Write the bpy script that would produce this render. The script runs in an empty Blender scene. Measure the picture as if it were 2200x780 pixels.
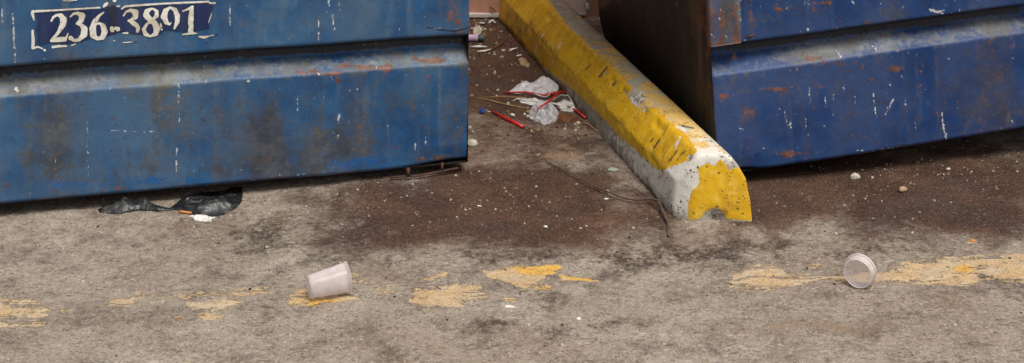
import bpy, bmesh, math, random
import numpy as np
from mathutils import Vector, Matrix

# ------------------------------------------------------------------ camera, sky, sun, exposure
S = bpy.context.scene
C = S.collection
W, H, F = 2200.0, 780.0, 3500.0          # photograph's size and focal length in its pixels
CX, HORIZON, EYE = 1100.0, -1000.0, 1.70
cam_data = bpy.data.cameras.new('camera')
cam = bpy.data.objects.new('camera', cam_data); C.objects.link(cam)
cam_data.sensor_fit = 'HORIZONTAL'; cam_data.sensor_width = 36.0
cam_data.lens = 36.0 * F / W
cam_data.shift_y = (HORIZON - H / 2) / W
cam_data.clip_start = 0.1; cam_data.clip_end = 500
cam.location = (0, 0, EYE); cam.rotation_euler = (math.radians(90), 0, 0)
S.camera = cam

SUN_EL, SUN_AZ = 64, 150                  # azimuth clockwise from +Y (the view direction)
world = bpy.data.worlds.new('World'); S.world = world; world.use_nodes = True
wn = world.node_tree; bg = wn.nodes['Background']
sky = wn.nodes.new('ShaderNodeTexSky'); sky.sky_type = 'NISHITA'; sky.sun_disc = False
sky.sun_elevation = math.radians(SUN_EL); sky.sun_rotation = math.radians(SUN_AZ)
sky.air_density = 1.0; sky.dust_density = 6.0; sky.ozone_density = 0.6
hs = wn.nodes.new('ShaderNodeHueSaturation'); hs.inputs['Saturation'].default_value = 0.30
wn.links.new(sky.outputs[0], hs.inputs['Color']); wn.links.new(hs.outputs[0], bg.inputs['Color'])
bg.inputs['Strength'].default_value = 0.10
sd = bpy.data.lights.new('sun', 'SUN'); sd.energy = 2.0; sd.angle = math.radians(22); sd.color = (1, .95, .88)
sun = bpy.data.objects.new('sun', sd); C.objects.link(sun)
az, el = math.radians(SUN_AZ), math.radians(SUN_EL)
sdir = Vector((math.sin(az) * math.cos(el), math.cos(az) * math.cos(el), math.sin(el)))
sun.rotation_euler = sdir.to_track_quat('Z', 'Y').to_euler(); sun.location = sdir * 10
S.view_settings.view_transform = 'Standard'; S.view_settings.look = 'None'
S.view_settings.exposure = 0.25; S.view_settings.gamma = 1; S.view_settings.use_curve_mapping = False
S.cycles.max_bounces = 6

R = random.Random(7)
NR = np.random.RandomState(11)

# ------------------------------------------------------------------ where a pixel of the photograph lies in the place
def gp(px, py, z=0.0):
    D = F * (EYE - z) / (py - HORIZON)
    return Vector(((px - CX) / F * D, D, z))

def project(P):                            # world points (n,3) -> photograph pixels
    return CX + F * P[:, 0] / P[:, 1], HORIZON + F * (EYE - P[:, 2]) / P[:, 1]

# ------------------------------------------------------------------ numpy noise
def _hash(ix, iy, iz, seed):
    h = (ix.astype(np.int64) * 374761393 + iy.astype(np.int64) * 668265263 + iz.astype(np.int64) * 2147483647 + seed * 1274126177) & 0xffffffff
    h = ((h ^ (h >> 13)) * 1274126177) & 0xffffffff
    h = h ^ (h >> 16)
    return (h & 0xffff) / 65535.0

def vnoise(x, y, z=None, seed=0):
    z = np.zeros_like(x) if z is None else z
    ix, iy, iz = np.floor(x), np.floor(y), np.floor(z)
    fx, fy, fz = x - ix, y - iy, z - iz
    fx, fy, fz = (f * f * (3 - 2 * f) for f in (fx, fy, fz))
    r = 0
    for dx in (0, 1):
        for dy in (0, 1):
            for dz in (0, 1):
                w = (fx if dx else 1 - fx) * (fy if dy else 1 - fy) * (fz if dz else 1 - fz)
                r = r + w * _hash(ix + dx, iy + dy, iz + dz, seed)
    return r

def fbm(x, y, z=None, seed=0, o=4):
    a, s, t = .5, 0, 0
    for k in range(o):
        f = 2 ** k
        s = s + a * vnoise(x * f, y * f, None if z is None else z * f, seed + k); t += a; a *= .5
    return s / t

# ------------------------------------------------------------------ masks: marks laid on a surface
def poly_sd(px, py, poly):                 # signed distance, positive inside
    d = np.full(px.shape, 1e9); inside = np.zeros(px.shape, bool); n = len(poly)
    for i in range(n):
        ax, ay = poly[i]; bx, by = poly[(i + 1) % n]
        ex, ey = bx - ax, by - ay
        t = np.clip(((px - ax) * ex + (py - ay) * ey) / (ex * ex + ey * ey + 1e-9), 0, 1)
        d = np.minimum(d, np.hypot(px - ax - t * ex, py - ay - t * ey))
        c = ((ay > py) != (by > py)) & (px < (bx - ax) * (py - ay) / ((by - ay) if by != ay else 1e-9) + ax)
        inside ^= c
    return np.where(inside, d, -d)

def stroke_sd(px, py, pts):                # pts (x, y, r): positive inside the brushed line
    best = np.full(px.shape, -1e9)
    if len(pts) == 1: pts = [pts[0], (pts[0][0] + .01, pts[0][1], pts[0][2])]
    for (ax, ay, ar), (bx, by, br) in zip(pts[:-1], pts[1:]):
        ex, ey = bx - ax, by - ay
        t = np.clip(((px - ax) * ex + (py - ay) * ey) / (ex * ex + ey * ey + 1e-9), 0, 1)
        best = np.maximum(best, ar + (br - ar) * t - np.hypot(px - ax - t * ex, py - ay - t * ey))
    return best

def blobs(px, py, L):                      # (cx, cy, rx, ry, amount) soft patches
    r = np.zeros(px.shape)
    for cx, cy, rx, ry, a in L:
        q = ((px - cx) / rx) ** 2 + ((py - cy) / ry) ** 2
        r = r + a * np.exp(-q * 1.1)
    return r

# ------------------------------------------------------------------ mesh helpers
def mesh_obj(name, verts, faces, mats, parent=None, smooth=True, attrs=None, midx=None):
    me = bpy.data.meshes.new(name)
    verts = np.asarray(verts, dtype=np.float32)
    me.from_pydata(verts.tolist() if len(verts) < 5000 else [tuple(v) for v in verts.tolist()], [], faces if isinstance(faces, list) else faces.tolist())
    if smooth: me.polygons.foreach_set('use_smooth', [True] * len(me.polygons))
    for m in (mats if isinstance(mats, (list, tuple)) else [mats]): me.materials.append(m)
    if midx is not None: me.polygons.foreach_set('material_index', np.asarray(midx, dtype=np.int32))
    for k, v in (attrs or {}).items():
        a = me.attributes.new(k, 'FLOAT', 'POINT'); a.data.foreach_set('value', np.asarray(v, dtype=np.float32))
    me.update()
    o = bpy.data.objects.new(name, me); C.objects.link(o)
    if parent: o.parent = parent
    return o

def grid_faces(nu, nv, off=0, flip=False):
    i = np.arange(nu - 1)[:, None] * nv + np.arange(nv - 1)[None, :] + off
    f = np.stack([i, i + nv, i + nv + 1, i + 1], -1).reshape(-1, 4)
    return f[:, ::-1] if flip else f

def empty(name, M=None):
    o = bpy.data.objects.new(name, None); C.objects.link(o)
    o.empty_display_size = .1
    if M is not None: o.matrix_world = M
    return o

def tag(o, label=None, cat=None, group=None, kind=None):
    if label: o['label'] = label
    if cat: o['category'] = cat
    if group: o['group'] = group
    if kind: o['kind'] = kind
    return o

def box_arr(x0, x1, y0, y1, z0, z1):
    v = [(x, y, z) for x in (x0, x1) for y in (y0, y1) for z in (z0, z1)]
    f = [(0, 1, 3, 2), (4, 6, 7, 5), (0, 4, 5, 1), (2, 3, 7, 6), (0, 2, 6, 4), (1, 5, 7, 3)]
    return v, f

def bevel_boxes(name, boxes, mat, parent=None, bev=.002):
    bm = bmesh.new()
    for b in boxes:
        v, f = box_arr(*b)
        vs = [bm.verts.new(p) for p in v]
        fs = [bm.faces.new([vs[i] for i in q]) for q in f]
        bmesh.ops.recalc_face_normals(bm, faces=fs)
    if bev: bmesh.ops.bevel(bm, geom=bm.edges[:], offset=bev, segments=2, affect='EDGES')
    me = bpy.data.meshes.new(name); bm.to_mesh(me); bm.free(); me.materials.append(mat)
    o = bpy.data.objects.new(name, me); C.objects.link(o)
    if parent: o.parent = parent
    return o

def tube(pts, rad, n=8, cap=True, flat=1.0):
    """tapered tube through points; rad scalar or list. returns verts, faces"""
    pts = [Vector(p) for p in pts]; m = len(pts)
    rr = rad if isinstance(rad, (list, tuple)) else [rad] * m
    V, Fc = [], []; up = Vector((0, 0, 1))
    for i, p in enumerate(pts):
        t = (pts[min(i + 1, m - 1)] - pts[max(i - 1, 0)]).normalized()
        s = t.cross(up)
        s = s.normalized() if s.length > 1e-4 else Vector((1, 0, 0))
        b = s.cross(t).normalized()
        for k in range(n):
            a = 2 * math.pi * k / n
            V.append(p + s * (math.cos(a) * rr[i]) + b * (math.sin(a) * rr[i] * flat))
    for i in range(m - 1):
        for k in range(n):
            a, b2 = i * n + k, i * n + (k + 1) % n
            Fc.append((a, b2, b2 + n, a + n))
    if cap:
        Fc.append(tuple(range(n - 1, -1, -1))); Fc.append(tuple((m - 1) * n + k for k in range(n)))
    return V, Fc

def centre(name, V, Fc, mat, label, cat, group=None, smooth=True, attrs=None):
    """mesh thing with its origin at its base"""
    V = np.array([tuple(v) for v in V]); c = V.mean(0); c[2] = V[:, 2].min()
    o = mesh_obj(name, V - c, Fc, mat, None, smooth, attrs); o.location = tuple(c)
    return tag(o, label, cat, group)

# ------------------------------------------------------------------ node helper
def srgb(r, g, b):
    f = lambda c: (c / 255 / 12.92) if c / 255 <= .04045 else ((c / 255 + .055) / 1.055) ** 2.4
    return (f(r), f(g), f(b), 1)

class Mat:
    def __init__(s, name):
        s.m = bpy.data.materials.new(name); s.m.use_nodes = True
        s.t = s.m.node_tree; s.n = s.t.nodes; s.p = s.n['Principled BSDF']; s.out = s.n['Material Output']
        s.co = s.n.new('ShaderNodeTexCoord').outputs['Object']
    def put(s, sock, v):
        if isinstance(v, bpy.types.NodeSocket): s.t.links.new(v, sock)
        elif v is not None: sock.default_value = v
    def scale(s, sx, sy, sz, vec=None):
        n = s.n.new('ShaderNodeMapping'); s.put(n.inputs[0], vec or s.co); n.inputs['Scale'].default_value = (sx, sy, sz); return n.outputs[0]
    def noise(s, scale, detail=4, rough=.55, vec=None, dist=0.0):
        n = s.n.new('ShaderNodeTexNoise'); s.put(n.inputs['Vector'], vec or s.co)
        n.inputs['Scale'].default_value = scale; n.inputs['Detail'].default_value = detail
        n.inputs['Roughness'].default_value = rough; n.inputs['Distortion'].default_value = dist
        return n.outputs[0]
    def voro(s, scale, feature='F1', vec=None, out='Distance', rnd=1.0):
        n = s.n.new('ShaderNodeTexVoronoi'); n.feature = feature; s.put(n.inputs['Vector'], vec or s.co)
        n.inputs['Scale'].default_value = scale; n.inputs['Randomness'].default_value = rnd
        return n.outputs[out]
    def attr(s, name):
        n = s.n.new('ShaderNodeAttribute'); n.attribute_name = name; return n.outputs['Fac']
    def m2(s, op, a, b=None, c=None):
        n = s.n.new('ShaderNodeMath'); n.operation = op
        s.put(n.inputs[0], a); s.put(n.inputs[1], b); s.put(n.inputs[2], c); return n.outputs[0]
    def add(s, a, b):
        if isinstance(b, float) and b == -.5: return s.m2('MULTIPLY_ADD', a, 2.1, -1.05)   # centred noise
        return s.m2('ADD', a, b)
    def mul(s, a, b): return s.m2('MULTIPLY', a, b)
    def step(s, x, a, b, lo=0.0, hi=1.0):
        n = s.n.new('ShaderNodeMapRange'); n.interpolation_type = 'SMOOTHSTEP'
        s.put(n.inputs[0], x); n.inputs[1].default_value = a; n.inputs[2].default_value = b
        n.inputs[3].default_value = lo; n.inputs[4].default_value = hi; return n.outputs[0]
    def lin(s, x, a, b, lo, hi):
        n = s.n.new('ShaderNodeMapRange'); s.put(n.inputs[0], x)
        for i, v in enumerate((a, b, lo, hi)): n.inputs[i + 1].default_value = v
        return n.outputs[0]
    def mix(s, f, a, b, mode='MIX'):
        n = s.n.new('ShaderNodeMix'); n.data_type = 'RGBA'; n.blend_type = mode
        s.put(n.inputs[0], f); s.put(n.inputs[6], a); s.put(n.inputs[7], b); return n.outputs[2]
    def grey(s, v):
        n = s.n.new('ShaderNodeCombineColor'); [s.put(n.inputs[i], v) for i in range(3)]; return n.outputs[0]
    def sepz(s, i=2, vec=None):
        n = s.n.new('ShaderNodeSeparateXYZ'); s.put(n.inputs[0], vec or s.co); return n.outputs[i]
    def bump(s, h, dist=.002, strength=1.0):
        n = s.n.new('ShaderNodeBump'); s.put(n.inputs['Height'], h); n.inputs['Distance'].default_value = dist
        n.inputs['Strength'].default_value = strength; s.t.links.new(n.outputs[0], s.p.inputs['Normal']); return n
    def done(s, color, rough=.8, spec=.3, metal=0.0):
        s.put(s.p.inputs['Base Color'], color); s.put(s.p.inputs['Roughness'], rough)
        s.put(s.p.inputs['Specular IOR Level'], spec); s.put(s.p.inputs['Metallic'], metal); return s.m

# ------------------------------------------------------------------ materials
def ground_material():
    g = Mat('weathered_asphalt')
    big = g.noise(1.7, 5, .6); mid = g.noise(9, 5, .65); fine = g.noise(60, 6, .75)
    base = g.mix(g.step(big, .35, .65), srgb(156, 141, 125), srgb(170, 158, 143))
    base = g.mix(g.step(mid, .42, .7, 0, .8), base, srgb(120, 107, 96))
    base = g.mix(g.step(g.noise(4.2, 6, .7), .50, .68, 0, .5), base, srgb(112, 98, 86))
    # aggregate of the asphalt
    cell = g.voro(190, out='Color'); cv = g.sepz(0, cell)
    cell2 = g.voro(420, out='Color'); cv2 = g.sepz(1, cell2)
    base = g.mix(g.step(cv, .86, .97, 0, .40), base, srgb(196, 186, 172))
    base = g.mix(g.mul(g.step(cv, .30, .02, 0, .55), g.step(g.noise(12, 4), .42, .6, .3, 1)), base, srgb(84, 74, 66))
    base = g.mix(g.step(cv2, .84, .99, 0, .36), base, srgb(206, 196, 182))
    base = g.mix(g.step(cv2, .30, .05, 0, .36), base, srgb(84, 74, 66))
    base = g.mix(g.mul(g.step(g.voro(60, out='Distance'), .20, .10), g.step(g.noise(30, 2), .52, .6, 0, .7)), base, srgb(66, 56, 50))
    base = g.mix(g.step(fine, .48, .72, 0, .6), base, srgb(96, 84, 74))
    gran = g.noise(110, 5, .8)
    base = g.mix(g.step(gran, .55, .72, 0, .45), base, srgb(78, 68, 60))
    base = g.mix(g.step(gran, .44, .30, 0, .6), base, srgb(204, 192, 176))
    base = g.mix(g.mul(g.step(g.noise(48, 5, .7, vec=g.scale(.6, 1.3, 1)), .58, .66), .55), base, srgb(72, 61, 53))
    # tar-dark worn patches
    dk = g.add(g.attr('dark'), g.add(g.mul(g.add(mid, -.5), 1.3), g.mul(g.add(fine, -.5), .9)))
    dkf = g.step(dk, .18, 1.0, 0, .9)
    base = g.mix(dkf, base, g.mix(g.step(cv, .72, .95, 0, .6), srgb(62, 52, 46), srgb(150, 138, 122)))
    # brown oily stain
    st = g.add(g.attr('stain'), g.add(g.mul(g.add(g.noise(5, 6, .65, dist=.4), -.5), 1.0), g.mul(g.add(fine, -.5), .35)))
    stf = g.step(st, -.05, .88, 0, .97)
    sc = g.mix(g.step(g.noise(7, 4), .38, .62), srgb(62, 38, 27), srgb(84, 56, 41))
    sc = g.mix(g.step(g.noise(3.1, 4), .5, .68, 0, .6), sc, srgb(62, 48, 43))
    sc = g.mix(g.step(cv2, .80, .99, 0, .45), sc, srgb(150, 132, 112))
    sc = g.mix(g.step(cv, .34, .05, 0, .45), sc, srgb(44, 32, 27))
    base = g.mix(stf, base, sc)
    # beige dusty patches
    du = g.add(g.attr('dust'), g.mul(g.add(mid, -.5), 1.2))
    base = g.mix(g.step(du, .3, .9, 0, .75), base, srgb(148, 124, 100))
    # worn paint of the parking line
    pv = g.add(g.attr('paint'), g.add(g.mul(g.add(g.noise(22, 7, .75, vec=g.scale(.38, 1.7, 1), dist=.6), -.5), 2.6), g.mul(g.add(g.noise(170, 3, .6), -.5), .7)))
    pv = g.add(pv, g.mul(g.add(g.m2('MULTIPLY', cv, 1.0), -.5), .16))
    pv = g.mul(pv, g.step(g.attr('paint'), .10, .40))
    pf = g.step(pv, .50, .60)
    pc = g.mix(g.step(g.noise(16, 4), .4, .65), srgb(204, 172, 128), srgb(206, 184, 152))
    pc = g.mix(g.step(g.add(g.attr('yellow'), g.mul(g.add(mid, -.5), .8)), .4, .7, 0, .9), pc, srgb(228, 176, 70))
    pc = g.mix(g.step(cv2, .25, .02, 0, .5), pc, srgb(140, 112, 80))
    ring = g.mul(g.step(pv, .36, .50), g.m2('SUBTRACT', 1.0, pf))
    base = g.mix(g.mul(ring, g.mul(g.step(g.attr('paint'), .35, .6), .75)), base, srgb(84, 66, 50))
    col = g.mix(g.mul(pf, g.step(g.noise(40, 5, .7), .30, .60, .55, .95)), base, pc)
    h = g.add(g.mul(fine, .8), g.add(g.mul(g.voro(190), -.5), g.mul(g.voro(420), -.25)))
    h = g.add(h, g.mul(pf, .35)); h = g.add(h, g.mul(mid, .8))
    h = g.add(h, g.mul(g.noise(34, 5, .7), 1.4))
    g.bump(h, .0056, .95)
    return g.done(col, g.lin(stf, 0, 1, .9, .62), .3)

def paint_metal(name, cleanA, cleanB, deep, grimeA, grimeB, lightc, seed):
    g = Mat(name)
    off = g.n.new('ShaderNodeVectorMath'); off.operation = 'ADD'; g.put(off.inputs[0], g.co); off.inputs[1].default_value = (seed, seed * .7, 0)
    g.co = off.outputs[0]
    v1 = g.scale(9, 9, 1.6); v2 = g.scale(34, 34, 3.0); v3 = g.scale(90, 90, 5)
    s1 = g.noise(1, 5, .6, v1); s2 = g.noise(1, 5, .65, v2); s3 = g.noise(1, 4, .6, v3)
    blot = g.noise(7, 6, .65); fine = g.noise(55, 6, .7); speck = g.noise(140, 3, .6)
    col = g.mix(g.step(blot, .35, .65), cleanA, cleanB)
    col = g.mix(g.step(s1, .42, .66, 0, .22), col, grimeA)
    col = g.mix(g.step(g.noise(24, 6, .7), .50, .68, 0, .32), col, grimeB)
    col = g.mix(g.step(g.noise(3, 6, .65), .42, .62, 0, .35), col, lightc)
    col = g.mix(g.step(s2, .52, .76, 0, .5), col, lightc)
    # deeper paint where an older coat shows
    dp = g.add(g.attr('deep'), g.add(g.mul(g.add(blot, -.5), .8), g.mul(g.add(fine, -.5), .8)))
    # run-down dirt in vertical streaks
    gr = g.add(g.attr('grime'), g.add(g.mul(g.add(s1, -.5), .7), g.add(g.mul(g.add(s2, -.5), .42), g.add(g.mul(g.add(blot, -.5), 1.2), g.mul(g.add(fine, -.5), .9)))))
    gcol = g.mix(g.step(g.noise(16, 6, .7), .38, .62), grimeA, grimeB)
    col = g.mix(g.step(gr, .0, 1.05, 0, .82), col, gcol)
    col = g.mix(g.step(dp, .40, .62, 0, .9), col, deep)
    # settled dust / chalking on the ledge
    ds = g.add(g.attr('dust'), g.add(g.mul(g.add(blot, -.5), 1.3), g.mul(g.add(fine, -.5), .9)))
    col = g.mix(g.step(ds, .15, 1.15, 0, .80), col, g.mix(g.step(g.noise(14, 4), .38, .62), srgb(138, 140, 134), srgb(106, 102, 90)))
    # shade inside the crimp painted black; also tears and dark spots
    bk = g.add(g.attr('black'), g.mul(g.add(fine, -.5), .8))
    col = g.mix(g.step(bk, .4, .7, 0, .9), col, srgb(36, 34, 34))
    # fine chips and pits
    col = g.mix(g.step(speck, .60, .70, 0, .6), col, grimeB)
    col = g.mix(g.mul(g.step(g.noise(75, 5, .75), .56, .68, 0, .65), g.step(g.noise(8, 4), .40, .58)), col, grimeB)
    col = g.mix(g.step(g.noise(95, 3, .5), .70, .76, 0, .45), col, srgb(160, 165, 165))
    # rust
    ru = g.add(g.attr('rust'), g.add(g.mul(g.add(g.noise(30, 6, .75), -.5), 1.5), g.mul(g.add(s2, -.5), .5)))
    rc = g.mix(g.step(g.noise(40, 4), .4, .6), srgb(124, 82, 60), srgb(92, 64, 52))
    ru = g.add(ru, .07); rf = g.step(ru, .40, .72, 0, .88); col = g.mix(rf, col, rc)
    # white drips and scuffs
    wh = g.add(g.attr('white'), g.mul(g.add(g.noise(120, 3, .6), -.5), 1.0))
    wf = g.step(wh, .46, .80, 0, .8); col = g.mix(wf, col, srgb(200, 202, 198))
    g.bump(g.add(g.add(g.mul(fine, .5), g.mul(blot, 1.6)), g.add(g.mul(rf, .25), g.mul(wf, .3))), .0016, .7)
    return g.done(col, g.lin(g.step(gr, .28, .85), 0, 1, .52, .82), .35)

def side_metal():  # grimy steel; its shadowed and lit parts are painted into the colour
    g = Mat('grimy_shaded_steel')
    s1 = g.noise(1, 5, .6, g.scale(9, 9, 1.2)); s2 = g.noise(1, 5, .65, g.scale(45, 45, 2.5)); f = g.noise(50, 6, .7)
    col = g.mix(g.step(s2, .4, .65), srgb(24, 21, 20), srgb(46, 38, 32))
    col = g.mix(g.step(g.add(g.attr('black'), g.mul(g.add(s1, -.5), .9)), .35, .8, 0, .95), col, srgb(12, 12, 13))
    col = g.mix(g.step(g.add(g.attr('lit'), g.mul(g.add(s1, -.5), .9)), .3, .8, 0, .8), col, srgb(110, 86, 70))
    col = g.mix(g.step(g.add(g.attr('rust'), g.mul(g.add(g.noise(25, 6, .75), -.5), 1.6)), .42, .7, 0, .85), col, srgb(104, 58, 38))
    col = g.mix(g.step(g.add(g.attr('white'), g.mul(g.add(f, -.5), .9)), .45, .6, 0, .6), col, srgb(150, 140, 124))
    g.bump(g.add(g.mul(f, .5), g.noise(9, 5)), .002, .7)
    return g.done(col, .55, .35)

def stop_material():
    g = Mat('painted_concrete')
    fine = g.noise(70, 6, .7); mid = g.noise(14, 6, .65); bigc = g.noise(5, 4)
    conc = g.mix(g.step(mid, .4, .62), srgb(166, 160, 146), srgb(138, 130, 118))
    conc = g.mix(g.step(g.add(g.attr('white'), g.mul(g.add(fine, -.5), .9)), .35, .65), conc, srgb(214, 209, 198))
    conc = g.mix(g.step(g.add(g.attr('peach'), g.mul(g.add(mid, -.5), 1.2)), .25, .6, 0, .85), conc, srgb(214, 174, 88))
    yel = g.mix(g.step(mid, .38, .66), srgb(214, 168, 26), srgb(198, 152, 28))
    yel = g.mix(g.step(g.noise(33, 5, .65), .50, .68, 0, .55), yel, srgb(226, 190, 84))
    yel = g.mix(g.step(g.noise(1, 5, .7, g.scale(60, 5, 60)), .60, .75, 0, .3), yel, srgb(140, 100, 36))
    yv = g.add(g.attr('yellow'), g.add(g.mul(g.add(mid, -.5), .45), g.mul(g.add(g.noise(85, 5, .7), -.5), .75)))
    yf = g.step(yv, .44, .56)
    col = g.mix(yf, conc, yel)
    # chips down to bare concrete, pits, scuffs
    chip = g.step(g.add(g.attr('chip'), g.add(g.mul(g.add(g.noise(48, 5, .7), -.5), .85), g.mul(g.add(mid, -.5), .3))), .45, .6)
    col = g.mix(chip, col, g.mix(g.step(fine, .4, .6), srgb(206, 200, 190), srgb(120, 112, 104)))
    pit = g.m2('MAXIMUM', g.mul(g.step(g.voro(62), .24, .14), g.step(g.noise(21, 2), .47, .58)), g.mul(g.step(g.voro(130), .30, .18), g.step(g.noise(27, 2), .50, .60)))
    pitn = g.mul(pit, g.lin(yf, 0, 1, 1, .75))
    col = g.mix(g.mul(pitn, .85), col, srgb(66, 54, 44))
    col = g.mix(g.step(g.add(g.attr('scuff'), g.mul(g.add(fine, -.5), .8)), .42, .62, 0, .9), col, srgb(96, 76, 48))
    # road dirt near the ground and at the far end
    dirt = g.add(g.attr('dirt'), g.add(g.mul(g.add(mid, -.5), 1.1), g.mul(g.add(fine, -.5), .7)))
    col = g.mix(g.step(dirt, .25, .9, 0, .9), col, srgb(104, 80, 60))
    h = g.add(g.add(g.mul(fine, .6), g.mul(mid, .15)), g.add(g.mul(chip, -.7), g.add(g.mul(pitn, -1.0), g.mul(yf, .12))))
    g.bump(h, .0026, .8)
    return g.done(col, g.lin(yf, 0, 1, .85, .55), .35)

def simple(name, ca, cb, scale=40, rough=.7, spec=.3, bump=.001, metal=0.0):
    g = Mat(name); n = g.noise(scale, 5, .65)
    if bump: g.bump(n, bump, .8)
    return g.done(g.mix(g.step(n, .35, .65), ca, cb), rough, spec, metal)

def plastic(name, col, alpha=.6, trans=.5, rough=.25, spots=0.0):
    g = Mat(name); t = g.t; n = g.n
    tr = n.new('ShaderNodeBsdfTransparent'); tl = n.new('ShaderNodeBsdfTranslucent')
    nz = g.noise(60, 4)
    c = g.mix(g.step(nz, .35, .7), col, tuple(x * .86 for x in col[:3]) + (1,))
    if spots: c = g.mix(g.mul(g.step(g.noise(150, 3, .6), .60, .68), spots), c, srgb(120, 96, 84))
    g.done(c, rough, .5); g.put(tl.inputs[0], c); g.bump(g.noise(90, 4), .0006, .6)
    m1 = n.new('ShaderNodeMixShader'); m1.inputs[0].default_value = trans
    t.links.new(g.p.outputs[0], m1.inputs[1]); t.links.new(tl.outputs[0], m1.inputs[2])
    m2 = n.new('ShaderNodeMixShader')
    lw = n.new('ShaderNodeLayerWeight'); lw.inputs[0].default_value = .35
    g.put(m2.inputs[0], g.lin(lw.outputs['Facing'], 0, .9, alpha, 1.0))
    t.links.new(tr.outputs[0], m2.inputs[1]); t.links.new(m1.outputs[0], m2.inputs[2])
    t.links.new(m2.outputs[0], g.out.inputs[0])
    return g.m

M_ground = ground_material()
M_blueL = paint_metal('worn_blue_paint', srgb(24, 70, 116), srgb(40, 90, 132), srgb(24, 84, 144), srgb(80, 80, 80), srgb(60, 55, 52), srgb(96, 122, 140), 0.0)
M_blueR = paint_metal('worn_navy_paint', srgb(16, 50, 98), srgb(28, 66, 116), srgb(12, 40, 90), srgb(72, 66, 70), srgb(50, 46, 54), srgb(72, 86, 122), 5.3)
M_side = side_metal()
M_stop = stop_material()
M_rust = simple('rusty_steel', srgb(92, 62, 50), srgb(62, 46, 42), 60, .85)
M_post = paint_metal('rusty_post_paint', srgb(40, 56, 104), srgb(50, 66, 110), srgb(30, 44, 92), srgb(80, 72, 66), srgb(62, 56, 54), srgb(98, 108, 130), 9.1)
M_lid = simple('black_lid_plastic', srgb(30, 30, 32), srgb(44, 44, 46), 30, .5)
M_stone = simple('pale_stone', srgb(196, 188, 172), srgb(150, 142, 126), 120, .85)
M_stone2 = simple('tan_stone', srgb(170, 146, 112), srgb(132, 108, 84), 120, .85)
M_white = simple('white_scrap', srgb(226, 224, 218), srgb(196, 192, 186), 90, .6)
M_bag = Mat('black_bag_film'); M_bag.bump(M_bag.noise(22, 2, .5, dist=2.0), .006, .6)
M_bag = M_bag.done(M_bag.mix(M_bag.step(M_bag.noise(24, 5), .5, .68, 0, .7), srgb(26, 27, 29), srgb(72, 72, 70)), .42, .5)
M_red = simple('red_plastic', srgb(196, 34, 28), srgb(168, 26, 24), 80, .4, .5, .0004)
M_bluecap = simple('blue_plastic', srgb(28, 52, 120), srgb(40, 66, 140), 80, .4, .5, .0004)
M_cup = plastic('milky_plastic', srgb(250, 242, 240), .30, .45, .2)
M_rim = plastic('bright_plastic_rim', srgb(255, 250, 248), .85, .35, .12)
M_clear = plastic('clear_dirty_plastic', srgb(250, 240, 238), .24, .45, .15, .6)
M_film = plastic('thin_white_film', srgb(244, 242, 244), .70, .3, .2)
M_glassy = plastic('glossy_clear_film', srgb(244, 242, 244), .26, .35, .18)
M_twig = simple('dark_twig_bark', srgb(66, 48, 44), srgb(98, 84, 78), 120, .85)
M_straw = simple('dry_straw', srgb(176, 140, 98), srgb(140, 106, 70), 120, .8)
M_leaf = simple('dry_leaf', srgb(120, 78, 46), srgb(84, 54, 36), 80, .8)
M_wall = simple('salmon_painted_wall', srgb(196, 146, 122), srgb(184, 134, 110), 12, .8)
M_board = simple('pale_pink_board', srgb(244, 214, 198), srgb(238, 206, 190), 12, .8)
M_trim = simple('white_trim', srgb(226, 218, 208), srgb(206, 194, 182), 60, .7)
M_green = simple('green_plastic', srgb(56, 86, 74), srgb(70, 98, 84), 60, .5)
M_orange = simple('orange_wood', srgb(206, 140, 78), srgb(186, 120, 62), 80, .7)
M_lilac = simple('lilac_label', srgb(206, 184, 206), srgb(176, 150, 178), 60, .6)

# ------------------------------------------------------------------ ground: one sheet to the horizon, fine where one looks
def lin_axis(a, b, step, ext, n=14):
    mid = np.arange(a, b + 1e-6, step)
    lo = a - np.geomspace(step * 2, ext, n)[::-1]; hi = b + np.geomspace(step * 2, ext, n)
    return np.concatenate([lo, mid, hi])

gx = lin_axis(-1.45, 1.62, .006, 90); gy = lin_axis(3.30, 5.80, .0075, 90)
X, Y = np.meshgrid(gx, gy, indexing='ij'); x, y = X.ravel(), Y.ravel()
zz = (fbm(x * 3, y * 3, seed=3) - .5) * .014 + (fbm(x * 22, y * 22, seed=8) - .5) * .006 + (vnoise(x * 110, y * 110, seed=5) - .5) * .0022
near = np.clip(1 - np.maximum(np.abs(x) - 2, 0) / 3, 0, 1) * np.clip(1 - np.maximum(np.abs(y - 4.4) - 2, 0) / 3, 0, 1)
zz = (zz - .003) * near
PX, PY = project(np.stack([x, np.maximum(y, 1.5), np.zeros_like(x)], 1))
vis = near
stain = blobs(PX, PY, [(960, 430, 270, 74, .85), (1190, 430, 230, 90, .75), (1120, 90, 150, 120, 1.0), (1100, 225, 160, 90, .7), (1050, 520, 280, 40, .38), (800, 470, 100, 60, .4), (680, 510, 120, 60, .30), (1650, 470, 70, 60, .35), (1430, 450, 80, 60, .3),
                       (1260, 310, 120, 60, .5), (1640, 400, 90, 70, .6), (1850, 430, 270, 100, .72), (2130, 440, 230, 110, .72), (1950, 360, 420, 70, .45),
                       (880, 500, 120, 40, .35), (1120, 500, 160, 40, .25), (640, 425, 70, 20, .35), (1370, 470, 110, 40, .3),
                       (1230, 350, 70, 20, -.3), (560, 440, 70, 30, -.2), (1760, 480, 80, 30, -.35), (1000, 150, 60, 200, .3)])
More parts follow.
